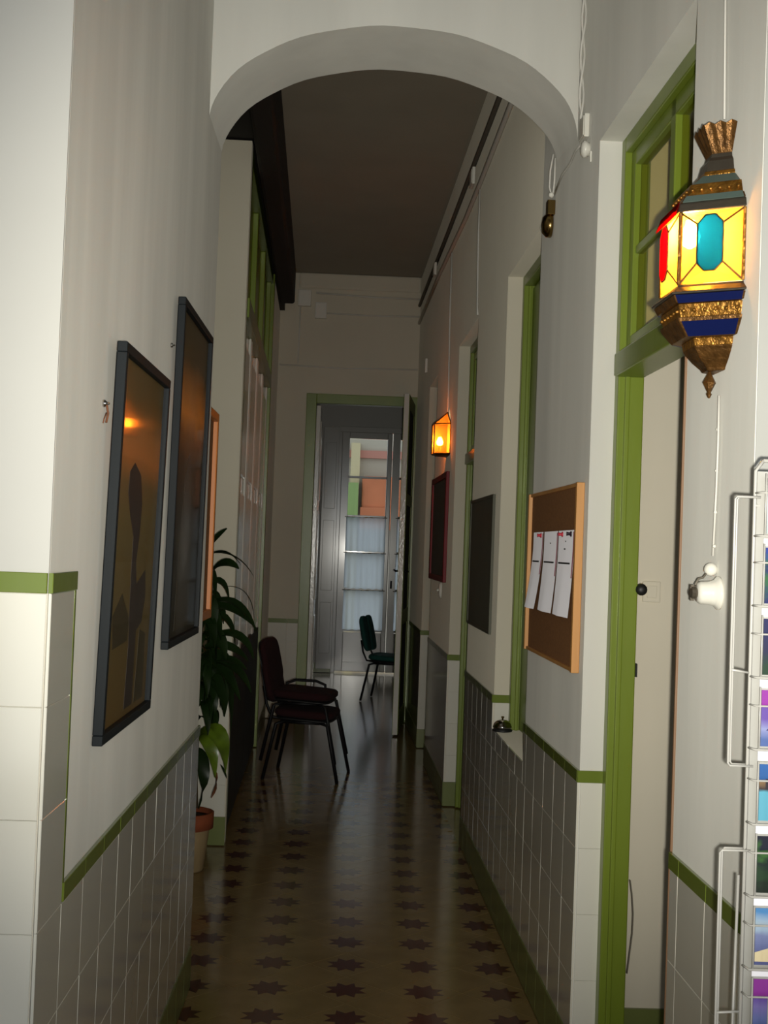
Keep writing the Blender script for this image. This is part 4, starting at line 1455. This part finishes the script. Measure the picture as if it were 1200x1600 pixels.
tubepts([pot_c + Vector((0.0, 0, 0.26)), pot_c + Vector((0.01, -0.02, 0.8)), pp(316, 1000), pp(322, 905), pp(324, 868)])
tubepts([pot_c + Vector((-0.03, 0.03, 0.26)), pot_c + Vector((-0.03, 0.0, 0.7)), pp(318, 1070, 0.05), pp(323, 960, 0.05)])
L_ = [((324, 868), (333, 845), (355, 826), 13, 1.2), ((323, 872), (352, 848), (377, 884), 9, 0.2), ((326, 866), (370, 856), (397, 902), 6, 0.1),
      ((323, 905), (348, 868), (373, 889), 15, 0.9), ((322, 920), (348, 890), (358, 940), 11, 0.8), ((352, 917), (392, 912), (397, 966), 4, 0.2),
      ((322, 945), (372, 922), (400, 986), 12, 0.7), ((320, 950), (360, 938), (396, 978), 11, 0.9), ((322, 958), (362, 955), (367, 1008), 11, 0.8),
      ((322, 1000), (380, 972), (396, 1030), 12, 0.8), ((320, 1010), (362, 1002), (388, 1034), 12, 0.9), ((320, 1035), (360, 1022), (385, 1046), 10, 0.9),
      ((322, 1010), (358, 1020), (360, 1142), 22, 1.0), ((320, 1060), (350, 1055), (350, 1120), 16, 0.8), ((318, 1040), (340, 1060), (331, 1128), 15, 0.9),
      ((320, 925), (340, 930), (349, 975), 14, 0.9), ((318, 985), (345, 985), (352, 1030), 15, 0.9), ((320, 960), (335, 950), (345, 1000), 14, 0.7),
      ((318, 890), (330, 885), (337, 935), 13, 0.7), ((320, 1080), (335, 1085), (322, 1140), 16, 0.9), ((318, 1020), (350, 1035), (375, 1095), 14, 0.8),
      ((320, 1030), (372, 1030), (392, 1082), 12, 0.8), ((318, 930), (330, 940), (328, 1000), 18, 0.9), ((318, 975), (325, 1000), (333, 1060), 18, 0.9)]
for k, (a, c, b, wpx, roll) in enumerate(L_):
    dy = R.uniform(-0.10, 0.02)
    leaf(pp(*a), pp(c[0], c[1], dy * 0.6), pp(b[0], b[1], dy), wpx / PX * 1.6, LEAF, roll=roll)
for k in range(64):
    y0 = R.uniform(900, 1130)
    a = pp(R.uniform(316, 322), y0)
    an = R.uniform(0, 2 * PI)
    ln_ = R.uniform(0.11, 0.20)
    tip = a + Vector((math.cos(an) * ln_ * 0.55, math.sin(an) * ln_, -R.uniform(0.05, 0.16)))
    leaf(a, a + Vector((math.cos(an) * ln_ * 0.45, math.sin(an) * ln_ * 0.7, 0.05)), tip, R.uniform(0.05, 0.075), LEAF, roll=R.uniform(-.5, .9))
# broad low leaves nearer the pot
leaf(pp(308, 1150), pp(350, 1118, -0.10), pp(352, 1208, -0.12), 0.095, LEAF_LIGHT, 0.25, 10, 0.9)
leaf(pp(308, 1150), pp(330, 1128, -0.12), pp(336, 1215, -0.14), 0.080, LEAF_LIGHT, 0.25, 10, 1.2)
leaf(pp(309, 1170), pp(327, 1190, -0.08), pp(310, 1264, -0.10), 0.060, LEAF, 0.3, 10, 1.0)
leaf(pp(335, 1203, -0.13), pp(342, 1222, -0.13), pp(330, 1247, -0.13), 0.028, LEAF_DRY, 0.3, 6, 1.1)
leaf(pp(345, 1195, -0.1), pp(352, 1208, -0.1), pp(354, 1217, -0.1), 0.016, LEAF, 0.3, 5, 1.0)
bm = new()
for q0, q1 in (((308, 1262), (310, 1150)), ((306, 1262), (308, 1170))):
    tube(bm, [pp(*q0, 0.03), pp(q1[0] - 3, (q0[1] + q1[1]) / 2, 0.0), pp(*q1)], 0.006, 6)
obj('leaf_stalk', bm, STEM, pl, smooth=True)


# ------------------------------------------------------------------ chairs
def pad(bm, sx, sy, sz, M, rnd=0.35, n=5):
    """rounded cushion: superellipse outline with soft edges"""
    K = 28
    rings = []
    for zz, sc in ((-0.5, 0.86), (-0.42, 0.95), (-0.2, 1.0), (0.2, 1.0), (0.42, 0.95), (0.5, 0.84)):
        ring = []
        for k in range(K):
            a = 2 * PI * k / K
            e = 2 / n
            x = math.copysign(abs(math.cos(a)) ** e, math.cos(a)) * sx / 2 * sc
            y = math.copysign(abs(math.sin(a)) ** e, math.sin(a)) * sy / 2 * sc
            ring.append(bm.verts.new(M @ Vector((x, y, zz * sz))))
        rings.append(ring)
    for a, b in zip(rings, rings[1:]):
        for k in range(K):
            bm.faces.new((a[k], a[(k + 1) % K], b[(k + 1) % K], b[k]))
    bm.faces.new(rings[0][::-1])
    bm.faces.new(rings[-1])


def chair(name, label, loc, rz, fabric, dz=0.0, legs=True, hoop=False, group=None, back_h=0.32, notch=False):
    M0 = Matrix.Translation(Vector(loc)) @ Matrix.Rotation(rz, 4, 'Z')
    root = thing(name, label, 'chair', loc, group)
    # local: +x = direction the sitter faces, seat centre above origin
    hs_ = 0.45
    bm = new()
    pad(bm, 0.42, 0.46, 0.055, M0 @ Matrix.Translation((0.0, 0, hs_)) @ Matrix.Rotation(0.05, 4, 'Y'))
    obj('seat', bm, fabric, root, smooth=True)
    bm = new()
    pad(bm, 0.40, 0.44, 0.018, M0 @ Matrix.Translation((0.0, 0, hs_ - 0.038)) @ Matrix.Rotation(0.05, 4, 'Y'))
    obj('seat_shell', bm, BLACK_PLASTIC, root, smooth=True)
    Mb = M0 @ Matrix.Translation((-0.255, 0, hs_ + 0.06 + back_h / 2)) @ Matrix.Rotation(-0.22, 4, 'Y') @ Matrix.Rotation(PI / 2, 4, 'Y')
    bm = new()
    if notch:
        for sy in (-1, 1):
            pad(bm, back_h, 0.225, 0.045, Mb @ Matrix.Translation((0, 0.113 * sy, 0)), n=4)
    else:
        pad(bm, back_h, 0.46, 0.045, Mb, n=4)
    obj('backrest', bm, fabric, root, smooth=True)
    bm = new()
    pad(bm, back_h - 0.02, 0.42 if notch else 0.44, 0.012, Mb @ Matrix.Translation((0, 0, -0.027)), n=4)
    obj('back_shell', bm, BLACK_PLASTIC, root, smooth=True)
    T = lambda x, y, z: M0 @ Vector((x, y, z))
    for sy in (-1, 1):
        bm = new()
        tube(bm, [T(0.12, 0.20 * sy, hs_ - 0.05), T(0.18, 0.215 * sy, hs_ - 0.07), T(0.265, 0.245 * sy, -dz)], 0.0125, 8)
        obj('leg', bm, BLACK_TUBE, root, smooth=True)
        bm = new()
        tube(bm, [T(-0.12, 0.20 * sy, hs_ - 0.05), T(-0.18, 0.215 * sy, hs_ - 0.07), T(-0.255, 0.245 * sy, -dz)], 0.0125, 8)
        obj('leg', bm, BLACK_TUBE, root, smooth=True)
        bm = new()
        tube(bm, [T(-0.10, 0.17 * sy, hs_ - 0.045), T(-0.22, 0.17 * sy, hs_ - 0.03), T(-0.262, 0.17 * sy, hs_ + 0.06), T(-0.285, 0.17 * sy, hs_ + 0.18)], 0.010, 8)
        obj('back_support', bm, BLACK_TUBE, root, smooth=True)
    bm = new()
    tube(bm, [T(0.13, -0.2, hs_ - 0.055), T(0.13, 0.2, hs_ - 0.055)], 0.011, 8)
    tube(bm, [T(-0.13, -0.2, hs_ - 0.055), T(-0.13, 0.2, hs_ - 0.055)], 0.011, 8)
    tube(bm, [T(-0.13, -0.2, hs_ - 0.055), T(0.13, -0.2, hs_ - 0.055)], 0.011, 8)
    tube(bm, [T(-0.13, 0.2, hs_ - 0.055), T(0.13, 0.2, hs_ - 0.055)], 0.011, 8)
    obj('seat_frame', bm, BLACK_TUBE, root, smooth=True)
    if hoop:
        bm = new()
        tube(bm, [T(-0.20, 0.235, hs_ - 0.04), T(-0.19, 0.25, hs_ + 0.035), T(-0.13, 0.255, hs_ + 0.06), T(0.02, 0.255, hs_ + 0.06), T(0.09, 0.25, hs_ + 0.035), T(0.10, 0.235, hs_ - 0.04)], 0.011, 8)
        obj('arm_hoop', bm, BLACK_TUBE, root, smooth=True)
    return root


cxy = (-0.275, 9.06)
chair('stacking_chair', 'dark red chair, lower one of the stacked pair', (*cxy, 0), -0.16, RED_FABRIC, group='stacked pair of red chairs')
chair('stacking_chair', 'dark red chair, upper one of the stacked pair', (cxy[0] - 0.02, cxy[1] + 0.02, 0.125), -0.16, RED_FABRIC, hoop=True, group='stacked pair of red chairs')
chair('office_chair', 'teal chair standing sideways in the far room before the window', (0.44, 13.75, 0), -0.25, GREEN_FABRIC, back_h=0.38, notch=True)

# ------------------------------------------------------------------ postcard rack and its cards
rk = thing('postcard_rack', 'white wire postcard rack standing at the right wall corner', 'rack', (0.74, 2.10, 0))
RY = 2.0


def wire(name, pts, r=0.0022, par=rk):
    bm = new()
    tube(bm, pts, r, 6)
    return obj(name, bm, WIRE, par, smooth=True)


X0_, X1_ = 0.634, 0.83
for x in (X0_, X1_):
    wire('upright', [(x, RY + 0.02, 0.30), (x, RY + 0.02, 1.755), (x + (0.012 if x == X0_ else -0.012), RY + 0.02, 1.772)], 0.0030)
wire('top_bar', [(X0_ + 0.012, RY + 0.02, 1.772), (X1_ - 0.012, RY + 0.02, 1.772)], 0.0030)
wire('bottom_bar', [(X0_, RY + 0.02, 0.30), (X1_, RY + 0.02, 0.30)], 0.0030)
# side pockets of the neighbouring face, seen edge-on
for z0, z1, xa in ((1.29, 1.713, 0.600), (0.70, 1.158, 0.592)):
    for dx in (0.0, 0.008):
        wire('side_loop', [(X0_ + 0.006, RY + 0.01 + dx * 2, z1), (xa + 0.003 + dx, RY + 0.01 + dx * 2, z1), (xa + dx, RY + 0.01 + dx * 2, z1 - 0.004),
                           (xa + dx, RY + 0.01 + dx * 2, z0 + 0.004), (xa + 0.003 + dx, RY + 0.01 + dx * 2, z0), (X0_ + 0.006, RY + 0.01 + dx * 2, z0)], 0.0020)
wire('side_stay', [(0.600, RY + 0.012, 1.44), (X0_, RY + 0.02, 1.435)], 0.0020)
wire('side_stay', [(0.592, RY + 0.012, 0.905), (X0_, RY + 0.02, 0.905)], 0.0020)
wire('side_upright', [(0.622, RY + 0.03, 0.6), (0.628, RY + 0.03, 1.115)], 0.0024)
wire('pole', [(0.74, 2.10, 0.02), (0.74, 2.10, 1.80)], 0.011)
bm = new()
lathe(bm, [(0.16, 0.0), (0.16, 0.012), (0.05, 0.022), (0.014, 0.03)], 32, Matrix.Translation((0.74, 2.10, 0)) @ Matrix.Diagonal((0.78, 1, 1, 1)))
obj('base', bm, WIRE, rk, smooth=True)
wire('pole_bracket', [(X0_, RY + 0.02, 1.70), (0.74, 2.10, 1.70), (X1_, RY + 0.02, 1.70)], 0.003)
wire('pole_bracket', [(X0_, RY + 0.02, 0.45), (0.74, 2.10, 0.45), (X1_, RY + 0.02, 0.45)], 0.003)
# backing sheet of white card behind the pockets
bobj('back_board', (X0_ + 0.004, RY + 0.024, 0.32), (X1_ - 0.004, RY + 0.0275, 1.755), BOARD_W, rk)


def card_mat(name, stops, noise=0.25, scale=6.0, seed=0.0, blobs=()):
    m = bpy.data.materials.new(name)
    m.use_nodes = True
    nt = m.node_tree
    b = nt.nodes['Principled BSDF']
    N, L = nt.nodes.new, nt.links.new
    tc = N('ShaderNodeTexCoord')
    sx = N('ShaderNodeSeparateXYZ')
    L(tc.outputs['Generated'], sx.inputs[0])
    no = N('ShaderNodeTexNoise')
    no.noise_dimensions = '4D'
    no.inputs['W'].default_value = seed
    no.inputs['Scale'].default_value = scale
    no.inputs['Detail'].default_value = 4
    L(tc.outputs['Generated'], no.inputs['Vector'])
    s1 = N('ShaderNodeMath')
    s1.operation = 'SUBTRACT'
    L(no.outputs['Fac'], s1.inputs[0])
    s1.inputs[1].default_value = 0.5
    ad = N('ShaderNodeMath')
    ad.operation = 'MULTIPLY_ADD'
    L(s1.outputs[0], ad.inputs[0])
    ad.inputs[1].default_value = noise
    L(sx.outputs[2], ad.inputs[2])
    cr = N('ShaderNodeValToRGB')
    els = cr.color_ramp.elements
    els[0].position, els[0].color = stops[0][0], (*[q * 0.6 for q in stops[0][1]], 1)
    els[1].position, els[1].color = stops[-1][0], (*[q * 0.6 for q in stops[-1][1]], 1)
    for p_, c_ in stops[1:-1]:
        e = els.new(p_)
        e.color = (*[q * 0.6 for q in c_], 1)
    L(ad.outputs[0], cr.inputs[0])
    L(cr.outputs[0], b.inputs['Base Color'])
    b.inputs['Roughness'].default_value = 0.3
    return m


NAVY, LEAFG, PURP, MAG, SKY, CYAN, SAND = (0.012, 0.02, 0.13), (0.03, 0.15, 0.03), (0.17, 0.09, 0.45), (0.36, 0.04, 0.42), (0.10, 0.33, 0.72), (0.14, 0.50, 0.68), (0.62, 0.52, 0.32)
WHT = (0.75, 0.78, 0.8)
CARDS = [
    (1.700, 'pale postcard in the top pocket of the rack', [(0.1, (0.55, 0.62, 0.62)), (0.6, WHT), (0.95, (0.6, 0.55, 0.55))], 0.3, []),
    (1.590, 'dark blue postcard with green leaves, second from the top', [(0.1, NAVY), (0.35, LEAFG), (0.55, NAVY), (0.7, LEAFG), (0.85, (0.02, 0.05, 0.3))], 0.9, []),
    (1.478, 'nearly black navy postcard, third from the top', [(0.1, (0.015, 0.05, 0.02)), (0.4, (0.02, 0.02, 0.07)), (0.9, (0.015, 0.018, 0.10))], 0.6, []),
    (1.366, 'purple postcard with a dark leaping shape over blue water', [(0.12, (0.10, 0.17, 0.45)), (0.3, (0.35, 0.38, 0.7)), (0.5, PURP), (0.68, PURP), (0.72, MAG), (0.95, MAG)], 0.12,
     [([(0.05, 0.28), (0.16, 0.52), (0.30, 0.66), (0.42, 0.66), (0.30, 0.50), (0.22, 0.30)], (0.03, 0.02, 0.10)), ([(0.30, 0.28), (0.36, 0.5), (0.5, 0.6), (0.55, 0.3)], (0.75, 0.62, 0.22))]),
    (1.250, 'bright blue postcard of a pool, below the purple one', [(0.1, CYAN), (0.50, CYAN), (0.56, (0.05, 0.03, 0.03)), (0.68, (0.30, 0.18, 0.08)), (0.74, (0.03, 0.13, 0.40)), (0.95, (0.03, 0.14, 0.45))], 0.16,
     [([(0.06, 0.55), (0.06, 0.74), (0.24, 0.76), (0.24, 0.55)], (0.02, 0.015, 0.02))]),
    (1.138, 'dark green night postcard, above the seaside one', [(0.1, (0.01, 0.02, 0.01)), (0.4, (0.02, 0.06, 0.02)), (0.6, (0.01, 0.02, 0.02)), (0.8, (0.05, 0.16, 0.03)), (0.95, (0.01, 0.012, 0.03))], 1.0, []),
    (1.026, 'seaside postcard with sand, sea and light blue sky', [(0.1, (0.12, 0.14, 0.35)), (0.35, (0.20, 0.24, 0.50)), (0.5, (0.28, 0.33, 0.60)), (0.6, (0.45, 0.60, 0.80)), (0.75, (0.55, 0.70, 0.85)), (0.95, SKY)], 0.18,
     [([(0.0, 0.06), (0.0, 0.22), (0.30, 0.40), (0.36, 0.36), (0.34, 0.24), (0.22, 0.06)], SAND)]),
    (0.916, 'magenta postcard with a pink flower, lowest in view', [(0.1, (0.05, 0.10, 0.30)), (0.3, (0.16, 0.20, 0.5)), (0.5, (0.25, 0.2, 0.55)), (0.66, PURP), (0.74, MAG), (0.95, MAG)], 0.2,
     [([(0.30, 0.45), (0.38, 0.62), (0.52, 0.66), (0.62, 0.5), (0.52, 0.36), (0.38, 0.36)], (0.62, 0.03, 0.22)), ([(0.38, 0.10), (0.50, 0.36), (0.60, 0.30), (0.50, 0.08)], (0.55, 0.03, 0.15))]),
]
for i, (zc_, lab, stops, nz, shapes) in enumerate(CARDS):
    x0, x1 = X0_ + 0.016, X1_ - 0.014
    hgt = 0.088
    c = thing('postcard', lab, 'postcard', ((x0 + x1) / 2, RY + 0.008, zc_ - hgt / 2), 'postcards in the wire rack')
    im = bobj('print', (x0, RY + 0.0075, zc_ - hgt / 2), (x1, RY + 0.0095, zc_ + hgt / 2), card_mat('postcard_print_%d' % i, stops, nz, 5.0, i * 3.7), c)
    for poly, colr in shapes:
        bm = new()
        prism(bm, [Vector((x0 + (x1 - x0) * a, RY + 0.0074, zc_ - hgt / 2 + hgt * b)) for a, b in poly], Vector((0, -0.0003, 0)))
        obj('printed_shape', bm, mat('card_ink_%d' % len(bpy.data.materials), colr, 0.35), im)
    bobj('card_edge', (x0 - 0.003, RY + 0.0096, zc_ - hgt / 2 - 0.003), (x1 + 0.003, RY + 0.0108, zc_ + hgt / 2 + 0.003), BOARD_W, c)
    # the pocket in front of it
    zl = zc_ - hgt / 2 - 0.004
    pk = wire('pocket', [(X0_, RY + 0.02, zl), (X0_ + 0.004, RY - 0.004, zl), (X1_ - 0.004, RY - 0.004, zl), (X1_, RY + 0.02, zl)], 0.0020)
    wire('pocket_rail', [(X0_, RY + 0.02, zc_ + 0.020), (X0_ + 0.004, RY - 0.004, zc_ + 0.020), (X1_ - 0.004, RY - 0.004, zc_ + 0.020), (X1_, RY + 0.02, zc_ + 0.020)], 0.0016, pk)
    for xx in (X0_ + 0.010, X0_ + 0.036, X0_ + 0.098, X0_ + 0.16):
        wire('pocket_rib', [(xx, RY - 0.004, zl), (xx, RY - 0.004, zc_ + (0.02 if xx > X0_ + 0.02 else 0.05))], 0.0014, pk)
    bobj('price_strip', (X0_ + 0.014, RY + 0.012, zl - 0.019), (X0_ + 0.075, RY + 0.0135, zl - 0.004), PAPER, pk)
print('objects', len(bpy.data.objects))
